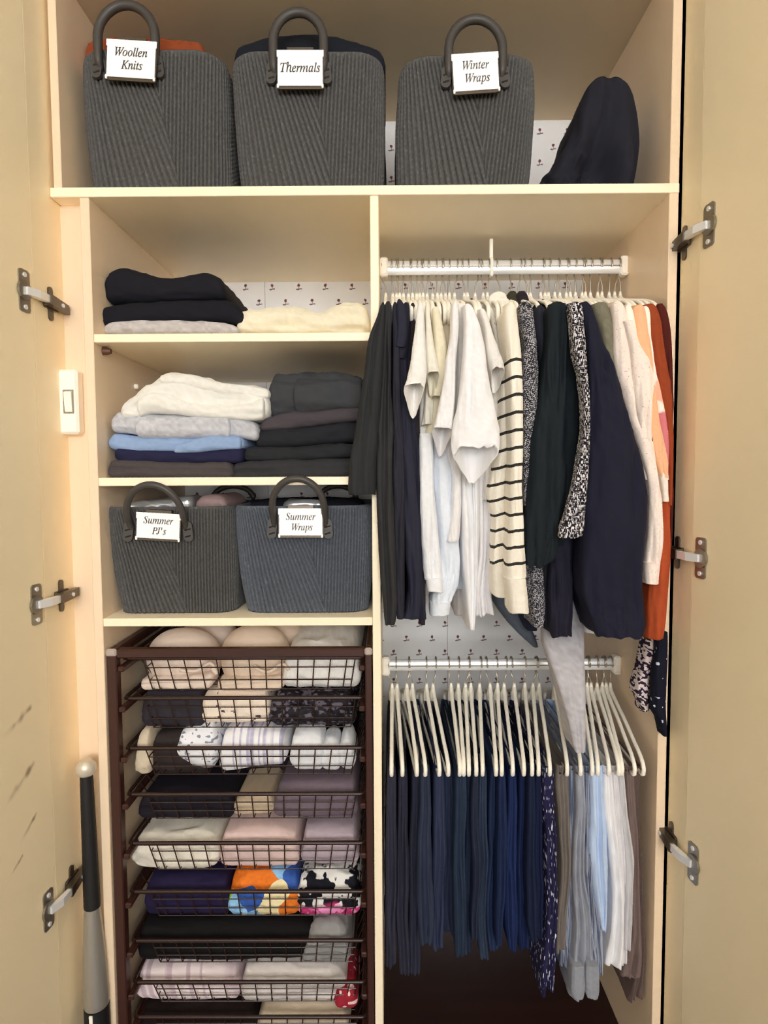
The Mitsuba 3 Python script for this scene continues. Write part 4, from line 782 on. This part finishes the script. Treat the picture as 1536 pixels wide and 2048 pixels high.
def floral(p, n, uv):
    a, b, h = mikit.voronoi(p.x*14+p.y*9+.5*noise(p.x*50, p.z*50), p.z*11)
    pet = smoothstep(.42, .34, a) if False else 1-smoothstep(.30, .38, a+.12*(noise(p.x*90, p.y*60, p.z*90)-.5))
    return mix(C(240, 232, 220), dr.select(h < .4, C(204, 120, 130), dr.select(h < .7, C(140, 150, 96), C(236, 178, 150))), pet)
mat('mat_floral', mikit.proc(floral), .85, spec=.2)
mat('mat_brush', mikit.proc(lambda p, n, uv: mix(C(236, 228, 218), C(40, 40, 48), smoothstep(.60, .66, fbm(p.x*60, p.y*60, p.z*48, 2)))), .85, spec=.2)
mat('mat_fleck', mikit.proc(lambda p, n, uv: mix(C(232, 218, 208)*(.95+.08*noise(p.x*300, p.y*300, p.z*300)), C(176, 156, 148), smoothstep(.82, .92, noise(p.x*480, p.y*480, p.z*560)))), .9, spec=.2, sheen=.2)
mat('mat_dash', mikit.proc(lambda p, n, uv: mix(C(34, 32, 66), C(214, 214, 226), smoothstep(.70, .80, noise(p.x*520, p.y*520, p.z*90)))), .85, spec=.2)
mat('mat_pinstripe', mikit.proc(lambda p, n, uv: mix(C(150, 156, 170), C(92, 100, 124), smoothstep(.45, .7, noise(p.x*520+p.z*20, p.y*300, p.z*9)))), .85, spec=.2)
TOPS = 'garments on the upper rail'
def garment(name, label, catg, col, pieces, mat_=None, mel=.08):
    """pieces: (part name or None for the whole thing, rows, options)."""
    k = None
    for pn, rows, o in pieces:
        o = dict(o); pc = o.pop('col', col); pm = o.pop('mat', mat_); lab_ = o.pop('label', None); SEED[0] += 1; o.setdefault('seed', SEED[0])
        m = hang_mesh(rows, **o)
        if len(pieces) == 1:
            return clothes(name, label, catg, m, srgb(*pc), pm, TOPS, mel=mel)
        if k is None: k = thing(name, label, catg, TOPS)
        clothes(pn, lab_, None, m, srgb(*pc), pm, part=k, mel=mel)
    return k
def cuff(rows, yf, seed=0, depth=.06): return rows
SL = dict(depth=.10, shoulder=True)
BK, NV, CH = (44, 46, 48), (36, 37, 52), (42, 42, 52)
garment('long_sleeved_top', 'black long-sleeved top leaning over the divider, leftmost on the upper rail', 'top', BK,
        [('body', [(606, 764, 771), (680, 756, 772), (800, 748, 768), (930, 744, 762), (1150, 752, 764)], dict(yf=.05)),
         ('sleeve', [(604, 762, 770), (625, 756, 769), (680, 735, 768), (720, 728, 765), (800, 717, 760), (880, 705, 754), (935, 697, 751), (975, 695, 752), (990, 697, 751)], dict(yf=-.045, depth=.13, fold=.004, pleat=.010, npl=1, freq=40.))])
garment('long_sleeved_top', 'charcoal-black long-sleeved top, second from the divider on the upper rail', 'top', (50, 50, 52),
        [(None, [(602, 768, 784), (640, 766, 784), (720, 763, 784), (800, 757, 785), (880, 751, 787), (960, 752, 787), (1080, 756, 790), (1160, 761, 792), (1215, 766, 794), (1240, 768, 793), (1252, 770, 790)], dict(yf=-.03, depth=.30, fold=.005, pleat=.012))])
garment('long_sleeved_top', 'grey-black long-sleeved top, third from the divider on the upper rail', 'top', CH,
        [(None, [(604, 784, 796), (700, 786, 800), (800, 786, 802), (880, 787, 806), (960, 787, 810), (1080, 790, 809), (1180, 791, 810), (1238, 793, 808)], dict(yf=-.024, depth=.34, fold=.006))])
garment('t_shirt', 'dark navy T-shirt with a short sleeve, fourth from the divider on the upper rail', 't-shirt', (42, 42, 58),
        [('body', [(600, 793, 804), (700, 796, 812), (860, 800, 822), (1000, 806, 836), (1118, 812, 841), (1200, 818, 843), (1238, 806, 842)], dict(yf=-.015, depth=.38, fold=.007)),
         ('sleeve', [(598, 793, 804), (628, 793, 814), (660, 794, 815), (690, 791, 812), (704, 790, 808)], dict(yf=-.03, depth=.12, tilt=.01))])
garment('t_shirt', 'blue-black T-shirt with its sleeve hem turned to the left near the divider', 't-shirt', (36, 36, 50),
        [('body', [(606, 805, 820), (720, 808, 824), (880, 818, 838), (1000, 826, 842), (1150, 834, 846), (1240, 838, 852)], dict(yf=-.005, depth=.36, fold=.006)),
         ('sleeve', [(604, 806, 818), (640, 804, 820), (680, 796, 818), (715, 789, 815), (732, 787, 811)], dict(yf=-.02, depth=.12, tilt=.012))])
garment('t_shirt', 'black-brown top, last dark one before the white T-shirts', 't-shirt', (44, 36, 42),
        [(None, [(606, 819, 832), (660, 818, 834), (730, 812, 832), (840, 812, 840), (950, 822, 843), (1080, 832, 847), (1200, 838, 852), (1250, 840, 851)], dict(yf=.0, depth=.36, fold=.005))])
WH, CR, YE = (242, 240, 236), (240, 236, 222), (238, 230, 204)
garment('t_shirt', 'white T-shirt with a wide open sleeve, frontmost white one beside the black tops', 't-shirt', WH,
        [('body', [(603, 835, 846), (700, 836, 852), (850, 838, 858), (940, 838, 860)], dict(yf=.02, depth=.33)),
         ('sleeve', [(603, 836, 846), (640, 832, 849), (700, 823, 851), (750, 815, 852), (780, 808, 851), (800, 806, 850)], dict(yf=-.075, depth=.042, tilt=.026, fold=.004, cap=.7, pinch=.75))])
garment('t_shirt', 'cream T-shirt with a rolled sleeve hem, second white one from the black tops', 't-shirt', CR,
        [('body', [(606, 851, 860), (700, 852, 866), (800, 850, 868), (862, 842, 866)], dict(yf=.0, depth=.35, tilt=.01)),
         ('sleeve', [(605, 851, 859), (680, 851, 866), (735, 853, 877), (766, 854, 879)], dict(yf=-.05, depth=.045, tilt=.018, fold=.003, pinch=.5))])
garment('t_shirt', 'pale yellow T-shirt with a stitched sleeve band, third pale one from the black tops', 't-shirt', YE,
        [('body', [(615, 864, 880), (700, 868, 890), (800, 862, 886), (870, 850, 882)], dict(yf=.005, depth=.35)),
         ('sleeve', [(613, 863, 880), (650, 867, 886), (700, 868, 894), (760, 866, 888), (800, 864, 881)], dict(yf=-.02, depth=.11, tilt=.006, fold=.003))])
garment('t_shirt', 'beige T-shirt squeezed behind the pale yellow one', 't-shirt', (226, 212, 188),
        [(None, [(612, 881, 897), (660, 885, 904), (740, 893, 908), (850, 880, 905), (940, 860, 900)], dict(yf=.02, depth=.32))])
garment('shirt', 'white long-sleeved shirt with a buttoned cuff, beside the long black tops', 'shirt', (240, 242, 246),
        [('body', [(860, 838, 868, .06), (940, 840, 880, .06), (1100, 846, 905, .06), (1170, 852, 915, .06)], dict(pleat=.014, npl=2, depth=.26, shoulder=False, fold=.009)),
         ('sleeve', [(866, 840, 866), (960, 839, 870), (1060, 842, 876), (1150, 849, 885), (1160, 850, 886)], dict(yf=-.012, depth=.09, shoulder=False, fold=.006)),
         ('cuff', [(1157, 852, 887), (1185, 856, 887)], dict(yf=-.013, depth=.085, shoulder=False, fold=.001, N=16))])
garment('shirt', 'pale blue-white shirt whose sleeve crosses down to a cuff above the wallpaper', 'shirt', (234, 240, 248),
        [('body', [(870, 868, 915, .08), (1000, 874, 930, .08), (1120, 890, 936, .08), (1180, 900, 930, .08)], dict(pleat=.014, npl=2, depth=.24, shoulder=False, fold=.015, freq=45.)),
         ('sleeve', [(880, 866, 908), (950, 868, 908), (1020, 872, 913), (1090, 880, 920), (1130, 882, 923), (1165, 876, 921), (1200, 864, 910), (1210, 862, 906)], dict(yf=.012, depth=.10, shoulder=False, fold=.007)),
         ('cuff', [(1206, 861, 904), (1234, 861, 900)], dict(yf=.010, depth=.095, shoulder=False, fold=.001, N=16))])
garment('t_shirt', 'white T-shirt with a broad sleeve left of the largest white one', 't-shirt', (240, 238, 238),
        [('body', [(603, 904, 916), (700, 900, 918), (850, 880, 915), (960, 905, 922), (1084, 895, 918)], dict(yf=-.0, depth=.34, fold=.006)),
         ('sleeve', [(602, 905, 916), (650, 904, 918), (720, 894, 914), (800, 881, 910), (845, 872, 908), (882, 864, 907)], dict(yf=-.06, depth=.05, tilt=.022, fold=.005, cap=.7, pinch=.7))])
garment('t_shirt', 'white T-shirt squeezed between two broader white sleeves', 't-shirt', (236, 234, 232),
        [(None, [(606, 914, 929), (650, 917, 935), (720, 915, 932), (820, 912, 928), (920, 908, 930)], dict(yf=-.01, depth=.36))])
garment('t_shirt', 'largest white T-shirt, its wide sleeve folded open in front of the white group', 't-shirt', (244, 244, 246),
        [('body', [(607, 927, 944), (760, 926, 965), (960, 922, 958), (1080, 926, 962), (1180, 934, 958), (1264, 942, 951)], dict(pleat=.014, npl=2, yf=.01, depth=.30, fold=.016, hem=.008, freq=45.)),
         ('sleeve', [(607, 928, 943), (640, 932, 957), (690, 930, 970), (750, 924, 981), (820, 914, 993), (870, 903, 1003), (905, 899, 1006), (932, 899, 1006)], dict(yf=-.085, depth=.055, tilt=.031, fold=.005, cap=.6, pinch=.85))])
garment('shirt', 'white blouse with a long soft tail at the right of the white group', 'shirt', (236, 234, 236),
        [('body', [(900, 950, 990, .03), (1000, 958, 988, .03), (1100, 960, 987, .03), (1190, 952, 986, .03), (1236, 954, 989, .03)], dict(pleat=.014, npl=2, depth=.28, shoulder=False, fold=.017, hem=.010, freq=45.))])
garment('shirt', 'grey-white blouse in the shade behind the white group', 'shirt', (214, 208, 206),
        [(None, [(960, 900, 945, .12), (1100, 904, 950, .12), (1200, 906, 950, .12), (1232, 912, 940, .12)], dict(depth=.2, shoulder=False, fold=.009))])
garment('t_shirt', 'off-white T-shirt with a small round sleeve hem right of the largest white one', 't-shirt', (238, 234, 228),
        [('body', [(618, 955, 972), (720, 968, 996), (900, 972, 1000), (1000, 968, 992)], dict(yf=.02, depth=.30)),
         ('sleeve', [(617, 956, 972), (660, 970, 985), (700, 974, 1000), (730, 979, 1010), (758, 984, 1012)], dict(yf=-.05, depth=.045, tilt=.018, fold=.003, pinch=.5))])
garment('t_shirt', 'off-white T-shirt, second from the striped jumper', 't-shirt', (236, 232, 224), [(None, [(615, 974, 987), (640, 983, 994), (690, 993, 1002), (820, 990, 1004), (960, 975, 1000)], dict(yf=.02, depth=.3))])
garment('t_shirt', 'off-white T-shirt hanging next to the striped jumper', 't-shirt', (232, 228, 218), [(None, [(614, 984, 999), (640, 994, 1005), (700, 1000, 1010), (850, 996, 1010), (960, 984, 1004)], dict(yf=.015, depth=.3))])
for q, (t, a, b) in enumerate(((583, 978, 1018), (594, 986, 1024), (603, 992, 1028))):
    garment('padded_hanger_top', ('cream knit with the highest rounded shoulder left of the striped jumper', 'cream knit with the middle of three rounded shoulders left of the striped jumper', 'cream knit with the lowest of three rounded shoulders left of the striped jumper')[q], 'knitwear', (240, 236, 224),
            [(None, [(t, a+13, b-13, .05), (t+4, a+5, b-5, .05), (t+14, a, b-2, .05), (t+60, a+6, b-6, .06), (t+260, a+10, b-10, .06)], dict(depth=.035, shoulder=False, hollow=False, cap=.5, fold=.002) | dict(seed=60+q))])
    if q: pass
garment('striped_jumper', 'cream jumper with thin black stripes and plain cuffs, right of the white T-shirts', 'jumper', (242, 236, 222),
        [('body', [(640, 1008, 1028, .03), (760, 1004, 1030, .03), (950, 990, 1030, .03), (1120, 992, 1034, .03)], dict(depth=.30, shoulder=False, fold=.005)),
         ('sleeve', [(604, 1014, 1032), (625, 1010, 1036), (660, 1012, 1040), (700, 1018, 1044), (760, 1021, 1046), (830, 1023, 1047), (900, 1024, 1047), (960, 1023, 1045), (1040, 1022, 1050), (1100, 1016, 1052), (1160, 1014, 1056)], dict(yf=-.07, depth=.09, fold=.004, cap=1.4)),
         ('cuff', [(1158, 1014, 1056), (1175, 1017, 1058), (1228, 1023, 1062)], dict(yf=-.072, depth=.09, shoulder=False, fold=.002, N=24, cap=1.4, mat=None)),
         ('sleeve', [(700, 1006, 1022), (760, 1003, 1022), (840, 1001, 1024), (900, 996, 1024), (960, 984, 1023), (985, 979, 1022), (1010, 983, 1022), (1040, 990, 1022), (1080, 988, 1020), (1130, 987, 1016)], dict(yf=-.015, depth=.09, shoulder=False, fold=.009, cap=1.3)),
         ('cuff', [(1128, 986, 1015), (1150, 986, 1016), (1195, 989, 1017)], dict(yf=-.016, depth=.09, shoulder=False, fold=.004, N=24, cap=1.3, mat=None))], mat_='mat_stripe')
garment('fluffy_top', 'olive-black fuzzy top behind the striped jumper', 'top', (58, 58, 44), [(None, [(582, 1020, 1032, .10), (588, 1015, 1037, .09), (605, 1012, 1040, .06), (640, 1022, 1046, .05), (800, 1030, 1052, .05)], dict(depth=.24, shoulder=False, fold=.006))], mel=.5)
garment('knit_top', 'dark plum knit top whose collar rises left of the navy jackets', 'top', (38, 32, 42), [(None, [(582, 1038, 1052, .08), (590, 1034, 1058, .07), (610, 1034, 1062, .06), (700, 1040, 1066, .05), (900, 1046, 1072, .05)], dict(depth=.24, shoulder=False, fold=.005))])
garment('tweed_cardigan', 'black and white speckled tweed cardigan right of the striped jumper', 'cardigan', (120, 118, 122),
        [('body', [(900, 1046, 1070, .02), (1040, 1048, 1080, .02), (1130, 1054, 1090, .02), (1200, 1060, 1093, .02), (1254, 1066, 1088, .02)], dict(depth=.3, shoulder=False, fold=.006, hem=.006)),
         ('sleeve', [(603, 1036, 1067), (640, 1043, 1070), (690, 1050, 1077), (742, 1049, 1081), (795, 1048, 1079), (850, 1048, 1070), (920, 1047, 1062), (1010, 1048, 1056)], dict(yf=-.035, depth=.045, fold=.004))], mat_='mat_tweed')
garment('jacket', 'small navy-black jacket sleeve between the tweed cardigan and the big green-black coat', 'jacket', (38, 39, 50), [(None, [(610, 1072, 1090), (640, 1070, 1100), (690, 1078, 1100), (740, 1082, 1098), (850, 1066, 1092), (1000, 1056, 1085)], dict(yf=-.012, depth=.34, fold=.005))])
garment('coat', 'long green-black wool coat hanging in front, left of the boucle cardigan', 'coat', (24, 32, 37),
        [('collar', [(598, 1083, 1089, .07), (600, 1078, 1095, .06), (605, 1074, 1099, .05), (614, 1072, 1101, .04), (640, 1076, 1104, .03)], dict(depth=.12, shoulder=False, fold=.002, N=30, hem=0.)),
         ('body', [(606, 1100, 1150), (700, 1108, 1160), (820, 1112, 1168), (930, 1108, 1170), (1020, 1096, 1160), (1090, 1095, 1140)], dict(yf=-.0, depth=.36, fold=.006)),
         ('sleeve', [(603, 1096, 1138), (660, 1099, 1140), (720, 1094, 1139), (780, 1086, 1136), (840, 1074, 1134), (900, 1062, 1133), (940, 1058, 1142), (1000, 1055, 1136), (1060, 1052, 1124), (1110, 1053, 1117), (1135, 1056, 1092)], dict(yf=-.05, depth=.13, fold=.006, cap=.7, hem=.008))])
garment('boucle_cardigan', 'black and white boucle cardigan sleeve between the two dark coats', 'cardigan', (110, 108, 112),
        [(None, [(603, 1139, 1166), (640, 1146, 1169), (690, 1149, 1175), (742, 1161, 1179), (790, 1170, 1182), (850, 1171, 1182), (895, 1166, 1181), (930, 1158, 1179), (1000, 1143, 1175), (1040, 1130, 1173), (1062, 1123, 1172), (1076, 1122, 1168)], dict(yf=-.085, depth=.034, fold=.004, cap=.6))], mat_='mat_boucle')
garment('coat', 'large navy coat with a long sleeve, the broadest dark garment on the upper rail', 'coat', (25, 26, 44),
        [('body', [(605, 1160, 1184), (700, 1176, 1210), (900, 1180, 1255), (1050, 1178, 1285), (1180, 1178, 1290), (1255, 1190, 1294)], dict(yf=-.03, depth=.38, fold=.006)),
         ('sleeve', [(603, 1160, 1183), (640, 1170, 1195), (690, 1176, 1213), (742, 1181, 1237), (795, 1182, 1252), (850, 1182, 1268), (900, 1179, 1286), (945, 1176, 1297), (1000, 1173, 1306), (1060, 1172, 1304), (1115, 1171, 1299), (1180, 1170, 1297), (1215, 1181, 1298), (1262, 1197, 1299), (1276, 1202, 1292)], dict(yf=-.07, depth=.14, fold=.006, cap=.55, hem=.006))])
garment('coat_lining', 'white shirt tail showing below the coats', 'shirt', (236, 234, 236), [(None, [(1150, 1166, 1196, .10), (1230, 1168, 1200, .10), (1268, 1172, 1203, .10)], dict(depth=.2, shoulder=False, fold=.004))])
garment('dress', 'dark navy dress hanging below the boucle cardigan', 'dress', (32, 30, 46), [(None, [(1000, 1100, 1155, .0), (1080, 1106, 1155, .0), (1150, 1102, 1153, .0), (1230, 1100, 1150, .0), (1274, 1102, 1146, .0)], dict(depth=.26, shoulder=False, fold=.010, hem=.006))])
garment('top', 'plain black top with its hem left of the navy dress', 'top', (20, 20, 26), [(None, [(1020, 1078, 1108, .03), (1130, 1082, 1110, .03), (1255, 1084, 1104, .03)], dict(depth=.26, shoulder=False, fold=.006))])
garment('shirt', 'slate-grey shirt with a pointed tail hanging over the wallpaper', 'shirt', (84, 92, 104), [(None, [(1150, 985, 1030, .13), (1200, 989, 1040, .13), (1240, 1012, 1058, .13), (1270, 1040, 1070, .13), (1295, 1068, 1078, .13)], dict(depth=.12, shoulder=False, fold=.004, hem=.0))])
garment('shirt', 'navy shirt tail tucked behind the striped cuff', 'shirt', (24, 28, 48), [(None, [(1180, 1030, 1062, .09), (1230, 1042, 1076, .09), (1262, 1056, 1076, .09)], dict(depth=.14, shoulder=False, fold=.004, hem=.0))])
garment('long_cardigan', 'long pale grey marl garment tapering down to the lower hangers', 'cardigan', (186, 184, 190),
        [(None, [(1120, 1096, 1172, .09), (1235, 1091, 1173, .06), (1290, 1093, 1174, .02), (1340, 1108, 1174, -.01), (1400, 1126, 1174, -.025), (1450, 1140, 1173, -.03), (1490, 1149, 1173, -.03), (1505, 1153, 1172, -.03)], dict(depth=.08, shoulder=False, fold=.003, freq=36., cap=.6, pleat=.006))], mel=.3)
garment('cardigan', 'olive-grey cardigan between the navy coat and the oatmeal cardigan', 'cardigan', (122, 118, 100), [(None, [(604, 1184, 1222), (640, 1196, 1228), (690, 1210, 1232), (760, 1224, 1242), (950, 1258, 1290)], dict(yf=-.045, depth=.07, fold=.006))], mel=.25)
garment('oatmeal_cardigan', 'flecked oatmeal cardigan with a long ribbed sleeve right of the navy coat', 'cardigan', (226, 212, 204),
        [('sleeve', [(601, 1224, 1247), (640, 1230, 1260), (690, 1231, 1268), (742, 1238, 1280), (800, 1254, 1292), (850, 1268, 1300), (900, 1285, 1312), (960, 1299, 1319), (1010, 1304, 1328), (1060, 1303, 1330), (1110, 1298, 1327), (1130, 1296, 1325)], dict(yf=-.055, depth=.06, fold=.004)),
         ('cuff', [(1126, 1296, 1325), (1150, 1295, 1323), (1170, 1296, 1321)], dict(yf=-.056, depth=.058, shoulder=False, fold=.004, freq=220., N=20)),
         ('sleeve', [(640, 1250, 1268), (690, 1262, 1285), (735, 1268, 1312), (760, 1272, 1316), (800, 1276, 1310), (850, 1281, 1304, -.06), (900, 1288, 1306, -.05), (960, 1299, 1313, -.03), (1010, 1306, 1318, -.01)], dict(yf=-.066, depth=.05, shoulder=False, fold=.006))], mat_='mat_fleck')
garment('blouse', 'white blouse with black brush strokes beside the oatmeal cardigan', 'blouse', (236, 230, 220), [(None, [(608, 1250, 1264), (640, 1255, 1272), (690, 1260, 1280), (800, 1270, 1300), (960, 1290, 1318)], dict(yf=-.045, depth=.05))], mat_='mat_brush')
garment('peach_blouse', 'peach blouse with a full sleeve and white cuff near the right panel', 'blouse', (240, 188, 146),
        [('sleeve', [(609, 1266, 1292), (640, 1270, 1297), (700, 1278, 1306), (800, 1296, 1318), (850, 1300, 1324), (900, 1306, 1334), (930, 1316, 1338), (955, 1324, 1338)], dict(yf=-.045, depth=.05, fold=.006)),
         ('cuff', [(945, 1320, 1338), (975, 1326, 1338), (1002, 1328, 1340)], dict(yf=-.044, depth=.09, shoulder=False, fold=.003, N=18, col=(240, 232, 222), label='white cuff'))])
garment('floral_blouse', 'cream floral blouse between the peach and the rust garments', 'blouse', (236, 226, 214), [(None, [(612, 1284, 1300), (660, 1294, 1310), (740, 1304, 1318), (830, 1314, 1332), (900, 1322, 1340), (960, 1326, 1340)], dict(yf=-.03, depth=.30))], mat_='mat_floral')
garment('rust_cardigan', 'long rust-orange cardigan beside the right panel', 'cardigan', (150, 66, 34),
        [('body', [(900, 1322, 1344, -.01), (1010, 1322, 1343, -.03), (1080, 1316, 1343, -.04), (1170, 1304, 1341, -.045), (1230, 1300, 1338, -.045), (1279, 1300, 1333, -.045)], dict(depth=.28, shoulder=False, fold=.005, col=(172, 74, 38))),
         ('sleeve', [(607, 1288, 1316), (640, 1297, 1326), (690, 1304, 1332), (742, 1314, 1340), (800, 1324, 1346), (880, 1336, 1348), (960, 1339, 1346), (1010, 1336, 1344)], dict(yf=-.03, depth=.11, fold=.004))])
garment('maroon_cardigan', 'dark maroon cardigan pressed against the right panel', 'cardigan', (84, 28, 22), [(None, [(607, 1312, 1332), (640, 1320, 1342), (690, 1328, 1347), (760, 1334, 1349), (900, 1336, 1349), (1100, 1328, 1346)], dict(yf=-.012, depth=.34))])
garment('patterned_dress', 'black and cream patterned dress hem hanging below the rust cardigan', 'dress', (120, 110, 120), [(None, [(1220, 1300, 1326, -.0), (1290, 1298, 1324, -.0), (1340, 1289, 1316, -.0), (1391, 1275, 1309, -.0), (1400, 1282, 1310, -.0), (1425, 1289, 1313, -.0)], dict(depth=.055, shoulder=False, fold=.005, hem=.008))], mat_='mat_paisley')
garment('spotted_dress', 'navy dress with tiny white spots beside the patterned hem', 'dress', (20, 22, 40), [(None, [(1266, 1316, 1338, -.03), (1300, 1318, 1338, -.03), (1360, 1310, 1337, -.03), (1420, 1308, 1337, -.03), (1440, 1318, 1337, -.03), (1475, 1328, 1336, -.03)], dict(depth=.03, shoulder=False, fold=.005))], mat_='mat_spot')

# ---------------------------------------------------------------- trousers on the lower rail
LOWS = 'trousers on the lower rail'
PY0 = 1527
def trousers(i, label, col, bottom, rows=None, w=None, mat_=None, mel=.12, yf=.004, depth=.33, fold=.010, **kw):
    """Trousers folded over the bar of hanger i, hanging as a pleated slab."""
    px = LOH[i][1]
    if rows is None:
        wl, wr = w; r_ = np.random.default_rng(100+i); j = r_.uniform(-1, 1, 6)
        yf = yf+.022*(i % 3)*r_.uniform(.5, 1); bottom += int(14*j[5])
        rows = [(PY0, px-wl*.5, px+wr*.5), (1560, px-wl*.8, px+wr*.8), (1640, px-wl*.9+j[0], px+wr*.9+j[1]), (1740, px-wl*1.0+2*j[1]-2, px+wr*.95+2*j[2]), (1840, px-wl*1.05+3*j[2]-2, px+wr*1.0+3*j[3]), (bottom, px-wl*(.8+.25*j[4])+4*j[3], px+wr*(.85+.25*j[0])+4*j[3])]
    SEED[0] += 1
    m = hang_mesh(rows, yf=yf, depth=depth, shoulder=False, flat=ZL-.146, fold=fold*1.2, freq=42., hem=.010, seed=SEED[0], sway=.004, pleat=.016, npl=2 if w is None or sum(w) > 20 else 1)
    return clothes('trousers', label, 'trousers', m, srgb(*col), mat_, LOWS, mel=mel, slub=(1, 1, .25))
ORD = lambda i: ordinal(i)
specs = [((50, 50, 66), 1935, (11, 12)), ((48, 48, 64), 1940, (11, 13)), ((52, 54, 72), 1950, (13, 12)), ((46, 54, 76), 1905, (13, 14)), ((50, 58, 84), 1905, (14, 14)), ((40, 48, 72), 1880, (12, 12)),
         ((36, 50, 72), 1925, (9, 9)), ((46, 60, 80), 1925, (7, 7)), ((36, 46, 72), 1920, (6, 8)), ((34, 42, 62), 1890, (8, 8)), ((48, 60, 82), 1915, (8, 13)), ((42, 58, 92), 1915, (13, 9)),
         ((26, 40, 76), 1900, (7, 11)), ((28, 44, 88), 1890, (11, 11)), ((24, 38, 78), 1895, (11, 10)), ((22, 32, 60), 1890, (9, 8)), ((22, 30, 62), 1880, (7, 9))]
LOOKS = ('black-indigo', 'ink-black', 'indigo', 'slate navy', 'dusty slate', 'dark navy', 'teal navy', 'steel navy', 'deep navy', 'near-black navy', 'grey navy', 'blue-grey denim', 'mid-blue denim', 'bright blue denim', 'royal blue denim', 'dark blue denim', 'blackish blue')
for i, (c, b, w) in enumerate(specs):
    trousers(i, f'{LOOKS[i]} trousers, {ordinal(i)} from the left on the lower rail', c, b, w=w)
trousers(17, 'navy trousers flecked with white dashes at the middle of the lower rail', (60, 60, 90), 1985, rows=[(PY0, 1090, 1108), (1580, 1087, 1110), (1700, 1098, 1118), (1850, 1096, 1117), (1940, 1086, 1112), (1990, 1082, 1108)], mat_='mat_dash')
trousers(18, 'taupe-grey satin trousers beside the navy dashed pair', (118, 110, 104), 1906, rows=[(PY0, 1116, 1138), (1570, 1114, 1140), (1630, 1118, 1141), (1760, 1121, 1142), (1850, 1117, 1140), (1908, 1114, 1138)], fold=.012)
trousers(19, 'fine-striped grey-blue trousers, the first striped pair from the dashed ones', (120, 124, 140), 1930, rows=[(PY0, 1140, 1158), (1600, 1138, 1158), (1700, 1140, 1156), (1850, 1128, 1150), (1935, 1118, 1142)], mat_='mat_pinstripe', yf=.02)
jog = trousers(19, 'grey marl joggers with ribbed cuffs hanging lowest on the right', (150, 154, 166), 1998, rows=[(PY0, 1152, 1170), (1600, 1152, 1171), (1750, 1150, 1172), (1850, 1150, 1188), (1930, 1146, 1198), (1945, 1146, 1200), (1998, 1145, 1199)], mel=.25)
for q_, (a_, b_) in enumerate(((1145, 1171), (1173, 1200))):
    clothes('cuff', None, None, hang_mesh([(1934, a_+3, b_-3), (1940, a_, b_), (1985, a_-1, b_+1), (2000, a_+3, b_-3)], yf=-.008, depth=.09, shoulder=False, fold=.003, freq=160., N=24, seed=70+q_, cap=.7), srgb(146, 150, 160), part=jog, mel=.2)
trousers(20, 'blue-grey striped trousers left of the light blue pair', (130, 138, 160), 1945, rows=[(PY0, 1170, 1190), (1600, 1170, 1186), (1740, 1172, 1190), (1860, 1176, 1206), (1920, 1190, 1210), (1950, 1194, 1208)], mat_='mat_pinstripe', yf=.01)
trousers(21, 'light blue cotton trousers among the pale pairs on the right', (190, 210, 240), 1868, rows=[(PY0, 1184, 1207), (1600, 1182, 1210), (1680, 1181, 1217), (1780, 1190, 1218), (1840, 1198, 1214), (1870, 1202, 1211)])
trousers(22, 'white linen trousers right of the light blue pair', (240, 240, 244), 1944, rows=[(PY0, 1208, 1224), (1600, 1209, 1230), (1700, 1220, 1240), (1800, 1224, 1246), (1880, 1220, 1248), (1944, 1212, 1246)], fold=.012)
trousers(23, 'off-white trousers between the white linen pair and the pale grey pair', (224, 222, 226), 1920, rows=[(PY0, 1224, 1238), (1600, 1228, 1244), (1720, 1238, 1252), (1860, 1244, 1258), (1925, 1242, 1256)], yf=.012)
trousers(24, 'pale grey trousers left of the brown pairs', (204, 202, 206), 1904, rows=[(PY0, 1236, 1248), (1600, 1242, 1256), (1720, 1250, 1267), (1830, 1252, 1270), (1905, 1250, 1265)], yf=.008)
trousers(25, 'taupe brown trousers left of the last pair on the lower rail', (122, 104, 100), 1960, rows=[(PY0, 1250, 1268), (1600, 1256, 1274), (1720, 1264, 1281), (1850, 1266, 1284), (1960, 1244, 1282)], yf=.014)
trousers(26, 'darker brown trousers, last pair before the right panel', (104, 86, 82), 1990, rows=[(PY0, 1266, 1284), (1600, 1270, 1278), (1720, 1278, 1284), (1850, 1282, 1292), (1920, 1280, 1294), (2005, 1262, 1290)], yf=.02)
#@END
